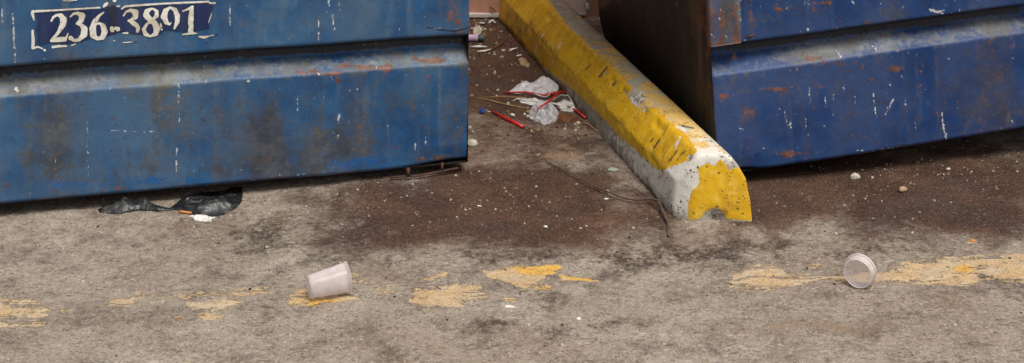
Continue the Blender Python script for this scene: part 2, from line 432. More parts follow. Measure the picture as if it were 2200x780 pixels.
dark = blobs(PX, PY, [(610, 520, 110, 60, .42), (960, 560, 150, 30, .34), (1250, 560, 160, 22, .34), (1420, 555, 170, 34, .5), (1900, 545, 110, 20, .5),
                      (1140, 630, 60, 22, .55), (1060, 690, 50, 10, .6), (1240, 700, 70, 16, .6), (1330, 680, 20, 8, .5), (260, 598, 40, 9, .45), (210, 460, 60, 14, .2),
                      (2150, 630, 90, 26, .42), (1850, 628, 80, 14, .42), (1700, 520, 260, 30, .3), (2000, 470, 250, 40, .3), (1960, 670, 30, 20, .25), (430, 470, 90, 16, .3), (560, 500, 160, 40, .25), (1200, 540, 260, 30, .22), (1600, 540, 160, 30, .3), (200, 560, 14, 6, .4)])
dust = blobs(PX, PY, [(1200, 330, 90, 32, .6), (1100, 285, 60, 24, .4), (1050, 170, 50, 18, .35), (780, 500, 60, 40, .35), (1330, 465, 110, 34, .35),
                      (340, 470, 330, 40, .28), (650, 410, 90, 18, .3), (1700, 700, 220, 26, .5), (2050, 640, 220, 30, .32), (1600, 600, 60, 30, .3), (1790, 470, 90, 34, .3), (1000, 650, 190, 20, .3)])
P = np.full(x.shape, 0.0)
def ppoly(pts, amp=1.0, soft=9.0):
    global P
    P = np.maximum(P, amp * np.clip(.5 + poly_sd(PX, PY, pts) / soft, 0, 1))
ppoly([(1035, 576), (1065, 579), (1120, 570), (1203, 566), (1206, 574), (1188, 585), (1174, 592), (1152, 600), (1150, 612), (1122, 620), (1105, 611), (1085, 602), (1050, 594)], 1.25)
ppoly([(1200, 587), (1290, 596), (1292, 603), (1206, 601)], 1.2)
ppoly([(1148, 604), (1186, 607), (1186, 618), (1140, 618)], 1.05)
ppoly([(1082, 638), (1108, 636), (1108, 645), (1085, 646)], 1.1)
ppoly([(885, 597), (935, 590), (962, 580), (955, 590), (918, 601)], 1.0)
ppoly([(880, 650), (890, 622), (925, 610), (1020, 603), (1058, 628), (1050, 638), (1010, 640), (985, 656), (910, 660)], .90, 24)
ppoly([(800, 612), (845, 608), (850, 630), (806, 636)], .80, 22)
ppoly([(610, 640), (640, 622), (770, 622), (772, 646), (712, 664), (640, 660)], .76, 26)
ppoly([(752, 585), (800, 590), (790, 606), (752, 606)], .72, 20)
ppoly([(-40, 640), (60, 640), (110, 660), (90, 700), (-40, 700)], .74, 40)
ppoly([(130, 655), (200, 652), (200, 670), (130, 672)], .62, 26)
ppoly([(215, 650), (300, 622), (315, 634), (275, 660), (215, 664)], .66, 22)
ppoly([(400, 645), (470, 640), (520, 630), (520, 646), (480, 675), (440, 685), (400, 660)], .68, 30)
ppoly([(320, 632), (400, 628), (560, 610), (600, 612), (600, 622), (500, 640), (330, 645)], .66, 28)
ppoly([(1562, 590), (1600, 572), (1650, 566), (1700, 588), (1790, 588), (1900, 582), (1950, 562), (2030, 554), (2240, 542), (2240, 605), (2200, 602), (2110, 594), (2070, 612), (1960, 603), (1850, 606), (1760, 600), (1700, 616), (1600, 620), (1568, 612)], 1.12, 20)
ppoly([(1735, 562), (1765, 562), (1768, 571), (1736, 572)], 1.05, 8)
ppoly([(2080, 514), (2098, 514), (2098, 522), (2080, 522)], 1.05, 6)
paint = P * vis
yellow = blobs(PX, PY, [(1160, 575, 90, 14, .9), (1160, 615, 50, 20, .7), (1250, 594, 60, 8, .7), (2070, 578, 40, 12, .8), (1090, 640, 40, 12, .6), (920, 592, 50, 12, .5), (690, 650, 60, 14, .6)])
g_o = mesh_obj('ground', np.stack([x, y, zz], 1), grid_faces(len(gx), len(gy)), M_ground,
               attrs=dict(stain=stain * vis, dark=dark * vis, dust=dust * vis, paint=paint, yellow=yellow * vis))
tag(g_o, kind='structure')

def gz(wx, wy):                            # height of the ground sheet
    i = min(max(np.searchsorted(gx, wx), 0), len(gx) - 1); j = min(max(np.searchsorted(gy, wy), 0), len(gy) - 1)
    return float(zz[i * len(gy) + j])
def on(px, py, lift=0.0):
    p = gp(px, py); p.z = gz(p.x, p.y) + lift; return p

# ------------------------------------------------------------------ wall at the back
wy_ = 5.74
wl = empty('building_wall', Matrix.Translation((0, wy_, 0)))
tag(wl, 'salmon painted wall with a white skirting behind the yellow wheel stop', 'wall')
bevel_boxes('wall_face', [(-6, .085, 0, .22, -.02, 3.4), (.085, 6, .004, .22, -.02, 3.4)], M_wall, wl, .003)
bevel_boxes('skirting', [(-6, .055, -.016, -.001, .002, .016)], M_trim, wl, .002)
bevel_boxes('panel', [(.09, .253, -.012, .002, .012, 2.1)], M_board, wl, .002)
bevel_boxes('trim', [(.254, .262, -.016, .002, .010, 2.1), (.09, .2535, -.015, -.0125, .010, .016)], M_trim, wl, .001)

# ------------------------------------------------------------------ dumpsters
def frame(O, yaw, tilt):
    y, t = math.radians(yaw), math.radians(tilt)
    ex = Vector((math.cos(y) * math.cos(t), math.sin(y) * math.cos(t), math.sin(t)))
    ey = Vector((-math.sin(y), math.cos(y), 0)); ez = ex.cross(ey)
    M = Matrix.Identity(4)
    for i, v in enumerate((ex, ey, ez)):
        for j in range(3): M[j][i] = v[j]
    M.translation = O
    return M

def tf(M, V):
    A = np.array(M); return V @ A[:3, :3].T + A[:3, 3]

PROF = lambda a: np.array([(0, .004), (.006, 0), (a, 0), (a + .004, .003), (a + .034, .052), (a + .038, .058), (a + .060, .062), (a + .076, .010), (a + .081, .001), (a + .086, 0), (3, 0)])

def dumpster_body(M, x0, x1, xv0, xv1, depth, height, groove, masks, mat, root, side_masks, seed, dentf):
    xs = np.unique(np.concatenate([np.arange(x0, xv0, .05), np.arange(xv0, xv1, .0035), np.arange(xv1, x1, .05), [x1]]).round(5))
    zs = np.unique(np.concatenate([np.arange(0, .58, .0032), np.arange(.58, height, .05), [height]]).round(5))
    prof = PROF(groove)
    Xg, Zg = np.meshgrid(xs, zs, indexing='ij'); X_, Z_ = Xg.ravel(), Zg.ravel()
    ins = np.interp(Z_, prof[:, 0], prof[:, 1])
    inner = np.clip(ins / .05, 0, 1)
    wob = (fbm(X_ * 3 + seed, Z_ * 3, seed=seed) - .5) * .016 + (fbm(X_ * 14 + seed, Z_ * 14, seed=seed + 3) - .5) * .004
    edge = np.minimum((X_ - x0), (x1 - X_)); rnd = np.where(edge < .006, (.006 - edge) * .7, 0)
    wz = (fbm(X_ * 5 + 9, Z_ * 0, seed=seed + 9) - .5) * .006 * np.clip(1 - np.abs(Z_ - groove - .04) / .12, 0, 1)
    dy, dz = dentf(X_, Z_)
    V = np.stack([X_, ins * (1 - .15 * inner) + wob + rnd + dy, Z_ + wz + dz], 1)
    px, py = project(tf(M, np.stack([X_, np.zeros_like(X_), Z_], 1)))
    lx = X_ if x0 == 0 else X_
    inv = (xv0 <= X_) & (X_ <= xv1) & (Z_ < .6)
    A = {k: v * inv for k, v in masks(px, py, X_, Z_, groove).items()}
    faces = grid_faces(len(xs), len(zs)).tolist(); n0 = len(X_)
    VV = [V]; mi = [0] * len(faces); names = ['deep', 'grime', 'dust', 'black', 'rust', 'white', 'lit']
    At = {k: [A.get(k, np.zeros(n0))] for k in names}
    # the two sides, rounded at the lower rear corner
    r = .15
    ys = np.unique(np.concatenate([np.arange(.004, depth - r, .012), depth - r + r * np.sin(np.linspace(0, math.pi / 2, 14))]).round(5))
    t = np.unique(np.concatenate([np.linspace(0, .45, 50), np.linspace(.45, 1, 10)]).round(4))
    for sx, flip in ((x0, True), (x1, False)):
        Yg, Tg = np.meshgrid(ys, t, indexing='ij'); Ys, Ts = Yg.ravel(), Tg.ravel()
        q = np.clip(Ys - (depth - r), 0, r); zb = r - np.sqrt(np.maximum(r * r - q * q, 0)); zb = zb * 1.1
        Zs = zb + (height - zb) * Ts
        sgn = -1 if sx == x0 else 1
        bul = .012 * np.exp(-((Ys - .95) / .2) ** 2 - ((Zs - .1) / .07) ** 2) + (fbm(Ys * 4, Zs * 4, seed=seed + 20) - .5) * .008
        first = np.where(Ys < .005, 0, 1)
        Vs = np.stack([sx + sgn * bul * first, Ys, Zs], 1)
        ps, qs = project(tf(M, Vs)); sm = side_masks(ps, qs, Ys, Zs)
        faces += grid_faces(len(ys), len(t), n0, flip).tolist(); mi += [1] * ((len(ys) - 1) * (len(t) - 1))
        VV.append(Vs); n0 += len(Vs)
        for k in names: At[k].append(sm.get(k, np.zeros(len(Vs))))
    # floor and back
    prof2 = [(.004, 0)] + [(depth - r + r * math.sin(a), (r - r * math.cos(a)) * 1.1) for a in np.linspace(0, math.pi / 2, 14)] + [(depth, height)]
    Vb = np.array([(xx, a, b) for xx in (x0, x1) for a, b in prof2]); nb = len(prof2)
    faces += grid_faces(2, nb, n0, True).tolist(); mi += [1] * (nb - 1); VV.append(Vb); n0 += len(Vb)
    for k in names: At[k].append(np.zeros(len(Vb)))
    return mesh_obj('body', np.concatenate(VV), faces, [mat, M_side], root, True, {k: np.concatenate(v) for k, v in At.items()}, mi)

def dumpster_top(x0, x1, depth, height, root):
    bevel_boxes('top_rim', [(x0 - .02, x1 + .02, -.025, .0, height - .03, height + .03), (x0 - .02, x1 + .02, depth, depth + .025, height - .03, height + .03),
                            (x0 - .022, x0, .001, depth - .001, height - .03, height + .03), (x1, x1 + .022, .001, depth - .001, height - .03, height + .03)], M_rust, root, .004)
    xm = (x0 + x1) / 2
    for a, b in ((x0, xm - .01), (xm + .01, x1)):
        lid = bevel_boxes('lid', [(a, b, -.03, depth + .02, height + .031, height + .06)] +
                          [(a + .1 + k * .2, a + .14 + k * .2, .02, depth - .03, height + .061, height + .075) for k in range(4)], M_lid, root, .004)
    for xx in (x0 - .11, x1 + .03):
        bevel_boxes('fork_pocket', [(xx, xx + .08, .2, .95, .70, .85)], M_rust, root, .006)

def line_marks(px, py, L):                 # (x0,y0,x1,y1,width) -> strongest value 0..1 of thin marks
    r = np.zeros(px.shape)
    for a, b, c, d, w in L:
        s = stroke_sd(px, py, [(a, b, w), ((a + c) / 2 + (b - a) % 2 - 1, (b + d) / 2, w * .8), (c, d, w * .5)])
        r = np.maximum(r, np.clip(.50 + s / 4.0, 0, 1))
    return r

# ---- left dumpster
ML = frame(gp(1006, 350, .026), 14.0, -.37)
def masks_left(px, py, X_, Z_, g):
    ledge = np.clip(1.35 - np.abs(Z_ - g - .018) / .022, 0, 1)
    crimp_shade = np.clip(1.5 - np.abs(Z_ - g - .056) / .016, 0, 1)  # band where the crimp's shade is painted
    grime = blobs(px, py, [(115, 260, 36, 120, .5), (290, 350, 70, 45, .40), (500, 300, 90, 110, .45), (600, 350, 130, 70, .75), (760, 260, 26, 90, .35), (970, 300, 34, 120, .45),
                           (60, 350, 70, 40, .42), (560, 250, 60, 60, .3), (860, 220, 40, 50, .3), (740, 320, 60, 40, .35), (330, 60, 500, 50, -.1), (170, 390, 60, 20, .25), (955, 20, 44, 60, .75), (1000, 90, 16, 120, .5), (680, 300, 70, 90, .12), (900, 250, 40, 60, .1), (210, 190, 300, 25, .12), (990, 240, 20, 160, .35)])
    grime = grime + .10 - .30 * np.clip((150 - py) / 60, 0, 1)
    deep = blobs(px, py, [(370, 390, 130, 18, .62), (790, 350, 110, 22, .62), (130, 400, 110, 16, .45), (60, 375, 60, 12, .3), (720, 180, 120, 30, .2), (300, 110, 400, 26, .2), (40, 430, 80, 12, .4)])
    dust = ledge * (.62 + blobs(px, py, [(450, 160, 260, 30, .22), (800, 150, 300, 30, .18), (80, 180, 70, 25, .2)]))
    dust = dust + blobs(px, py, [(985, 90, 30, 120, .28), (100, 200, 50, 60, .22), (400, 230, 50, 80, .12)])
    rust = blobs(px, py, [(690, 157, 60, 5, .7), (800, 146, 90, 6, .75), (930, 133, 80, 6, .6), (960, 25, 26, 40, .32), (940, 345, 60, 6, .4), (620, 345, 90, 8, .18), (200, 408, 220, 6, .25), (770, 250, 12, 60, .2), (915, 180, 14, 26, .3), (985, 60, 14, 60, .25)])
    rust = rust + .30 * np.clip(1 - Z_ / .008, 0, 1)
    L = [(28, 30, 34, 140, 2.2), (494, 12, 495, 64, 1.6), (384, 180, 385, 262, 1.7), (188, 262, 190, 388, 1.2), (380, 318, 380, 384, 1.6), (240, 281, 296, 284, 1.5), (318, 283, 342, 285, 1.3),
         (714, 28, 718, 62, 2.2), (706, 0, 708, 14, 2), (728, 0, 730, 22, 1.6), (684, 42, 686, 68, 1.8), (684, 70, 686, 90, 2.4), (728, 246, 727, 268, 2.4), (728, 270, 726, 300, 1.2),
         (640, 205, 639, 240, 1), (530, 176, 538, 175, 2.6), (683, 158, 687, 160, 2.6), (711, 162, 715, 172, 1.8), (767, 190, 769, 190, 2.2), (34, 196, 38, 200, 4.2), (344, 250, 345, 251, 2),
         (410, 113, 412, 113, 2.6), (282, 119, 285, 120, 2), (833, 271, 835, 272, 2.2), (716, 284, 718, 285, 2), (595, 286, 596, 287, 2), (517, 366, 521, 378, 2.2), (893, 308, 893, 326, 1.6),
         (914, 278, 915, 300, 1.4), (915, 306, 915, 312, 2), (4, 20, 6, 50, 2.2), (930, 60, 1006, 60, .6), (640, 376, 660, 374, 1.6), (600, 376, 603, 377, 1.8), (540, 390, 552, 388, 1.6),
         (322, 262, 324, 263, 1.8), (268, 210, 268, 240, .9), (120, 340, 121, 380, 1), (858, 60, 860, 100, .9), (440, 150, 444, 190, 1)]
    rr = random.Random(4)
    for k in range(60):
        a, b = rr.uniform(0, 1000), rr.uniform(90, 400); L.append((a, b, a + rr.uniform(0, 1.5), b + rr.uniform(0, 4), rr.uniform(.5, 1.3)))
    white = line_marks(px, py, L)
    black = crimp_shade * .95 + line_marks(px, py, [(915, 58, 935, 62, 1.6), (935, 62, 975, 66, 1.8), (975, 66, 1006, 58, 2)]) * 1.3 + blobs(px, py, [(240, 20, 14, 40, .5), (258, 60, 12, 50, .25), (620, 390, 120, 14, .2)])
    return dict(grime=grime, deep=deep, dust=dust, rust=rust, white=white, black=black)
def side_left(px, py, Y_, Z_): return {}
def dent_left(X_, Z_):
    lift = .012 * np.exp(-((X_ + .03) / .10) ** 2) * np.clip(1 - Z_ / .05, 0, 1)
    return lift * .6, lift * .8
DL = empty('dumpster', ML)
tag(DL, 'blue steel dumpster with a worn white phone number, left of the yellow wheel stop', 'dumpster', 'dumpsters standing side by side')
dumpster_body(ML, -1.83, 0, -1.33, 0, 1.13, 1.25, .265, masks_left, M_blueL, DL, side_left, 2, dent_left)
dumpster_top(-1.83, 0, 1.13, 1.25, DL)
# rusty skid bracket hanging under the right end
MLi = ML.inverted()
def loc(M_i, p): return M_i @ p
a = loc(MLi, gp(838, 381, .008)); b = loc(MLi, gp(902, 377, .009)); c = loc(MLi, gp(984, 361, .012))
V, Fc = tube([a, b, c], .0035, 6, True, .8)
V2, F2 = tube([loc(MLi, gp(877, 377, .012)), loc(MLi, gp(877, 377, .012)) + Vector((0, 0, .02))], .005, 6)
V3, F3 = tube([loc(MLi, gp(950, 366, .012)), loc(MLi, gp(950, 366, .012)) + Vector((0, 0, .02))], .004, 6)
n = len(V); m = n + len(V2)
mesh_obj('skid_bracket', [tuple(v) for v in V + V2 + V3], Fc + [tuple(i + n for i in f) for f in F2] + [tuple(i + m for i in f) for f in F3], M_rust, DL)
for a_ in (-.42, -1.6): bevel_boxes('skid', [(a_, a_ + .12, .12, 1.0, -.024, -.001)], M_rust, DL, .003)

# phone number decal: navy film with white figures (drawn on a 2200-wide enlargement of that patch)
K = 420 / 2200.0
figs = [
 [(262,238,9),(285,195,13),(325,170,15),(372,178,26),(402,222,37),(392,282,33),(345,362,19),(262,462,15)], [(275,455,22),(340,448,28),(415,444,26)], [(425,440,14),(452,378,5)],
 [(478,190,9),(512,158,12),(560,150,18),(610,180,36),(600,232,28),(545,272,9)], [(545,268,9),(600,285,20),(636,330,36),(630,392,38),(575,452,19),(520,462,15),(482,432,26)],
 [(852,142,7),(800,182,16),(752,245,28),(728,320,35),(736,400,36),(782,442,17),(838,424,28),(864,360,34),(846,295,28),(806,262,12),(768,276,9)],
 [(942,318,20),(950,345,22)], [(990,318,16),(1010,330,26)], [(960,330,14),(1000,325,12)],
 [(1075,178,9),(1105,135,12),(1155,118,18),(1212,142,34),(1208,196,28),(1150,236,13),(1128,240,9)], [(1135,232,13),(1195,268,28),(1236,305,30),(1232,352,18)], [(1068,376,8),(1120,374,11)],
 [(1390,100,12),(1338,128,28),(1330,172,34),(1372,222,34),(1425,258,30),(1452,320,38),(1438,380,26),(1380,410,13),(1322,385,24),(1302,335,20),(1340,270,14),(1400,226,12),(1448,180,24),(1450,130,20),(1415,102,12),(1388,100,12)],
 [(1600,84,11),(1548,122,28),(1530,185,36),(1556,248,26),(1592,272,12),(1620,240,10)], [(1600,84,12),(1655,110,24),(1682,175,30),(1680,240,26),(1648,318,12)],
 [(1742,124,7),(1795,104,12),(1848,76,16),(1862,70,6)], [(1842,100,22),(1834,200,31),(1832,345,31)], [(1742,386,8),(1832,372,14),(1900,370,8)],
 [(50,128,14),(400,112,10),(805,88,9)], [(850,82,10),(870,60,20),(890,42,16)], [(975,8,22)], [(1005,74,9),(1030,72,8)], [(1055,102,8),(1095,74,12),(1500,42,11),(2030,16,11)], [(2045,32,10),(2100,34,12)],
 [(48,150,18),(60,190,13),(68,226,6)], [(52,345,13),(58,440,18),(55,540,18)], [(55,545,14),(110,528,9),(160,548,9)], [(188,565,15)], [(280,532,14),(350,522,15),(430,522,10)], [(490,516,8),(535,500,7)],
 [(1922,410,8),(1980,418,16),(2025,408,10)], [(2035,405,5),(2132,384,4)], [(1070,482,6),(1240,470,3)], [(972,462,9)], [(1820,600,13)], [(1508,335,14)], [(1490,250,10),(1500,300,9)], [(400,8,6),(470,12,5),(548,2,7)], [(2070,130,3),(2050,200,6),(2030,260,3)],
]
navy = [(78,146),(810,98),(905,70),(960,60),(1060,102),(1110,84),(2060,30),(2090,70),(2075,130),(2030,230),(2045,320),(1990,330),(1900,352),(1740,360),(1560,340),(1500,380),(1400,420),(1290,400),(1180,385),(1050,372),(880,410),(700,450),(560,490),(440,500),(230,488),(150,500),(95,500),(110,400),(82,340),(110,250)]
A_, B_ = None, None
i_lo = loc(MLi, gp(55, 130, .3)); 
dx0, dx1 = -1.19, -.60; step = .0010
xs = np.arange(-1.20, -.62, step); zs_ = np.arange(.355, .500, step)
Xg, Zg = np.meshgrid(xs, zs_, indexing='ij'); xf, zf = Xg.ravel(), Zg.ravel()
dV = np.stack([xf, np.zeros_like(xf), zf], 1)
pxs, pys = project(tf(ML, dV)); U, Vv = (pxs - 60) / K, pys / K
wv = np.full(U.shape, -1e9)
for f in figs: wv = np.maximum(wv, stroke_sd(U, Vv, f))
nv = poly_sd(U, Vv, navy) + (fbm(U / 40, Vv / 40, seed=31) - .5) * 30
wear = fbm(U / 60, Vv / 60, seed=41)
nx, nz = len(xs), len(zs_)
keep = ((wv > -4) | (nv > 0)).reshape(nx, nz)
kf = keep[:-1, :-1] & keep[1:, :-1] & keep[1:, 1:] & keep[:-1, 1:]
gf = grid_faces(nx, nz)[kf.ravel()]
used = np.unique(gf); remap = -np.ones(nx * nz, int); remap[used] = np.arange(len(used))
wobL = (fbm(xf * 3 + 2, zf * 3, seed=2) - .5) * .016 + (fbm(xf * 14 + 2, zf * 14, seed=5) - .5) * .004
dV[:, 1] = wobL - .0012
g = Mat('navy_decal_with_white_figures')
fn = g.noise(60, 5, .7); sn = g.noise(1, 5, .6, g.scale(40, 40, 4))
nc = g.mix(g.step(sn, .4, .65), srgb(26, 42, 82), srgb(42, 54, 90))
nc = g.mix(g.step(g.add(g.attr('smear'), g.mul(g.add(fn, -.5), .8)), .35, .7, 0, .85), nc, srgb(40, 40, 44))
nc = g.mix(g.step(fn, .6, .75, 0, .6), nc, srgb(44, 84, 124))
wc = g.mix(g.step(g.noise(25, 4), .42, .62), srgb(224, 222, 214), srgb(194, 186, 168))
wc = g.mix(g.step(g.noise(130, 4, .7), .60, .68, 0, .8), wc, srgb(90, 88, 92))
wm = g.step(g.add(g.attr('figure'), g.mul(g.add(g.noise(110, 4, .7), -.5), 1.4)), -.6, .6)
halo = g.mul(g.step(g.attr('figure'), -4.5, -1.0, 0, .6), 1.0)
g.bump(g.add(g.mul(wm, .5), g.mul(fn, .3)), .0008, .7)
M_decal = g.done(g.mix(wm, g.mix(halo, nc, srgb(30, 30, 40)), wc), .5, .35)
smear = blobs(U, Vv, [(960, 200, 70, 260, .7), (960, 60, 130, 60, .5), (1560, 330, 60, 40, .4), (1320, 330, 60, 60, .3)])
fig = wv / 4.0 - 2.2 * np.clip((wear - .60) * 8, 0, 1) * (U > 1180) * (Vv > 220)
mesh_obj('phone_number_decal', dV[used], remap[gf], M_decal, DL, True, dict(figure=fig[used], smear=smear[used]))

# ---- right dumpster
MR = frame(gp(1544, 378, .0267), 12.5, 3.6)
def masks_right(px, py, X_, Z_, g):
    ledge = np.clip(1.35 - np.abs(Z_ - g - .018) / .022, 0, 1)
    crimp_shade = np.clip(1.5 - np.abs(Z_ - g - .056) / .016, 0, 1)  # painted shade of the crimp
    grime = blobs(px, py, [(2060, 200, 60, 120, .42), (1850, 230, 40, 80, .15), (2180, 240, 50, 50, .45), (1850, 180, 400, 160, .20), (1620, 250, 60, 30, .3), (1950, 270, 90, 30, .25), (1750, 270, 90, 30, .15), (1950, 60, 30, 60, .2), (1640, 60, 50, 60, .18), (1900, 300, 80, 20, .15), (2150, 130, 60, 50, .2)])
    deep = blobs(px, py, [(1600, 330, 60, 50, .5), (1860, 280, 120, 40, .35), (1700, 120, 200, 20, .2), (1600, 210, 60, 30, .2)])
    dust = ledge * (.45 + blobs(px, py, [(1760, 120, 90, 30, .45), (1900, 90, 160, 30, .30), (2120, 60, 120, 30, .35), (1590, 140, 60, 30, -.15)]))
    dust = dust + blobs(px, py, [(2170, 255, 50, 26, .35), (2060, 300, 60, 8, .1)])
    rust = blobs(px, py, [(1660, 192, 46, 5, .62), (1560, 208, 30, 10, .4), (1925, 148, 26, 6, .7), (1710, 330, 60, 8, .62), (1850, 290, 32, 9, .5), (1860, 50, 22, 12, .7), (1690, 22, 60, 6, .55), (1780, 8, 50, 5, .5),
                              (1745, 128, 26, 8, .42), (1800, 137, 40, 5, .42), (1700, 210, 60, 5, .2), (1870, 170, 14, 8, .42), (1615, 20, 7, 50, .5), (1910, 318, 50, 5, .4), (2180, 105, 40, 8, .3), (1600, 236, 40, 6, .3), (1780, 185, 40, 5, .25)])
    rust = rust + .2 * np.clip(1 - Z_ / .008, 0, 1)
    L = [(2024, 242, 2032, 300, 2.3), (2033, 285, 2034, 300, 2), (1686, 236, 1692, 270, 1.8), (1698, 262, 1700, 278, 2.2), (1675, 235, 1682, 242, 1.4), (1876, 198, 1880, 232, 1.6), (1880, 232, 1884, 252, 1.9), (1918, 214, 1910, 236, 2.4),
         (1910, 234, 1900, 248, 1.1), (1945, 216, 1948, 244, 1.5), (1773, 208, 1773, 234, 1.4), (1790, 204, 1792, 216, 1.6), (1739, 185, 1741, 220, 1.2), (1732, 0, 1734, 12, 1.8), (1738, 0, 1741, 44, 1), (1728, 12, 1731, 12, 2), (1736, 62, 1740, 68, 3),
         (1806, 116, 1809, 122, 2.6), (1882, 105, 1888, 112, 1.6), (1833, 4, 1836, 10, 2.6), (2000, 22, 2028, 30, 3), (2018, 26, 2030, 22, 2), (2030, 22, 2044, 0, .8), (2050, 0, 2062, 16, .8), (1911, 182, 1914, 184, 2.2), (1588, 275, 1596, 277, 2), (1590, 250, 1592, 251, 1.8),
         (1640, 318, 1642, 319, 1.6), (1982, 288, 1984, 290, 1.8), (1770, 270, 1772, 271, 1.6), (1730, 250, 1732, 280, .9), (1965, 260, 1967, 280, .9), (1890, 322, 1930, 316, 1.2), (1840, 322, 1880, 324, .8), (1812, 176, 1814, 200, 1), (2144, 110, 2146, 112, 1.6),
         (1836, 208, 1838, 222, 1.2), (1713, 130, 1714, 160, .8), (1545, 38, 1548, 44, 2), (1548, 12, 1550, 18, 1.6), (1592, 0, 1594, 60, 1.0), (1600, 88, 1622, 83, 1.2)]
    rr = random.Random(9)
    for k in range(60):
        a, b = rr.uniform(1550, 2190), rr.uniform(0, 330); L.append((a, b, a + rr.uniform(0, 2), b + rr.uniform(0, 6), rr.uniform(.4, 1.2)))
    black = crimp_shade * .85 + blobs(px, py, [(2030, 60, 24, 16, .6), (1560, 125, 40, 12, -.4)])
    return dict(grime=grime, deep=deep, dust=dust, rust=rust, white=line_marks(px, py, L), black=black)
def side_right(px, py, Y_, Z_):
    black = blobs(px, py, [(1320, 90, 80, 70, 1.5), (1400, 150, 90, 120, 1.2), (1450, 240, 40, 90, .6)])  # lower part in shadow, painted black
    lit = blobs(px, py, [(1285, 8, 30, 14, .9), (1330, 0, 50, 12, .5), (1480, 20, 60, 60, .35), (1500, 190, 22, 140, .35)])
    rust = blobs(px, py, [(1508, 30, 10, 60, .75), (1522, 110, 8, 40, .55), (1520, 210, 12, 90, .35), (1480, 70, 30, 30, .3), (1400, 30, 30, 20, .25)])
    white = line_marks(px, py, [(1454, 0, 1460, 44, 1.2), (1370, 10, 1380, 60, .6), (1396, 20, 1410, 90, .6), (1470, 150, 1480, 260, .6)])
    return dict(black=black, lit=lit, rust=rust, white=white)
def dent_right(X_, Z_):
    d = .010 * np.exp(-((X_ - .06) / .05) ** 2) * np.clip(1 - Z_ / .04, 0, 1)
    return d * .5, d
DR = empty('dumpster', MR)
tag(DR, 'rust-patched navy dumpster without writing, tilted, right of the yellow wheel stop', 'dumpster', 'dumpsters standing side by side')
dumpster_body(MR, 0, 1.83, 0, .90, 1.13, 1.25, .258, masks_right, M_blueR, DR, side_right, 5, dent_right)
dumpster_top(0, 1.83, 1.13, 1.25, DR)
for a_, b_ in ((.30, .05), (1.48, .12)): bevel_boxes('skid', [(a_, a_ + .12, .12, 1.0, -b_, -.001)], M_rust, DR, .003)
# corner post above the crimp
zsP = np.arange(.342, .60, .003); zsP = np.concatenate([zsP, np.arange(.62, 1.2, .05)])
prx = [(-.004, .012), (-.004, -.010), (.004, -.014), (.030, -.013), (.066, -.012), (.078, -.012), (.083, -.008), (.084, .012)]
pr = []
for (a0, b0), (a1, b1) in zip(prx[:-1], prx[1:]):
    k = max(1, int(math.hypot(a1 - a0, b1 - b0) / .0035))
    pr += [(a0 + (a1 - a0) * i / k, b0 + (b1 - b0) * i / k) for i in range(k)]
pr.append(prx[-1]); npf = len(pr)
V = np.array([(a, b + (.002 * math.sin(zv * 40)), zv) for zv in zsP for a, b in pr])
px, py = project(tf(MR, V))
F_ = grid_faces(len(zsP), npf, 0, True).tolist() + [tuple(range(npf))]
rust = blobs(px, py, [(1524, 50, 9, 90, .6), (1556, 97, 50, 7, .6), (1550, 60, 8, 50, .45), (1582, 70, 10, 50, .5), (1580, 20, 8, 40, .3)])
grime = blobs(px, py, [(1565, 20, 14, 50, .75), (1548, 40, 20, 60, .3), (1590, 20, 10, 60, .3)])
white = line_marks(px, py, [(1545, 38, 1548, 44, 1.8), (1528, 74, 1536, 82, 2), (1560, 78, 1563, 82, 1.6), (1590, 30, 1594, 60, 1.2), (1548, 18, 1550, 24, 1.2)])
mesh_obj('corner_post', V, F_, M_post, DR, True, dict(rust=rust, grime=grime, white=white, dust=blobs(px, py, [(1588, 10, 8, 60, .6)])))
V, Fc = tube([(.098, -.003, .352), (.118, -.004, .357)], .003, 6); mesh_obj('weld_bead', [tuple(v) for v in V], Fc, M_rust, DR)

# ------------------------------------------------------------------ yellow concrete wheel stop
B0 = gp(1453, 473); far = gp(1070, 45)
ax = (far - B0); L_ = ax.length; ax.normalize(); pe = Vector((ax.y, -ax.x, 0))
prof = [(0, 0), (.005, .04), (.010, .086), (.014, .092), (.056, .149), (.062, .154), (.070, .156), (.100, .157), (.128, .155), (.144, .147), (.158, .128), (.172, .100), (.180, .056), (.183, .02), (.184, 0)]
ds = []
for (a0, b0), (a1, b1) in zip(prof[:-1], prof[1:]):
    k = max(1, int(round(math.hypot(a1 - a0, b1 - b0) / .0045)))
    ds += [(a0 + (a1 - a0) * i / k, b0 + (b1 - b0) * i / k) for i in range(k)]
ds.append(prof[-1]); ds = np.array(ds)
ds[1:-1] = ds[1:-1] * .7 + (ds[:-2] + ds[2:]) * .15
nP = len(ds); ss = np.concatenate([np.arange(0, L_, .005), [L_]]); nS = len(ss)
def stop_pt(u, z, s):
    # the near end is cut askew and leans back a little; sA is along the bar
    sA = s + (1 - s / L_) ** 8 * (-.28 * u + .12 * z)
    return sA
rows = []; 
cen = np.array([.095, .0])
ringk = [.0, .35, .6, .78, .9, .97]        # near cap rings from the middle outwards
def add_ring(scale, s, inset):
    u = cen[0] + (ds[:, 0] - cen[0]) * scale; z = ds[:, 1] * scale
    rows.append(np.stack([u, z, np.full(nP, s + inset)], 1))
for k in np.linspace(.03, .955, 26): add_ring(k, 0, 0)
add_ring(.975, 0, .001); add_ring(.99, 0, .003)
for s in ss[2:]: add_ring(1, s, 0)
for k in (.97, .8, .5, .1): add_ring(k, L_, 0)
A = np.concatenate(rows); u, z, s = A[:, 0], A[:, 1], A[:, 2]
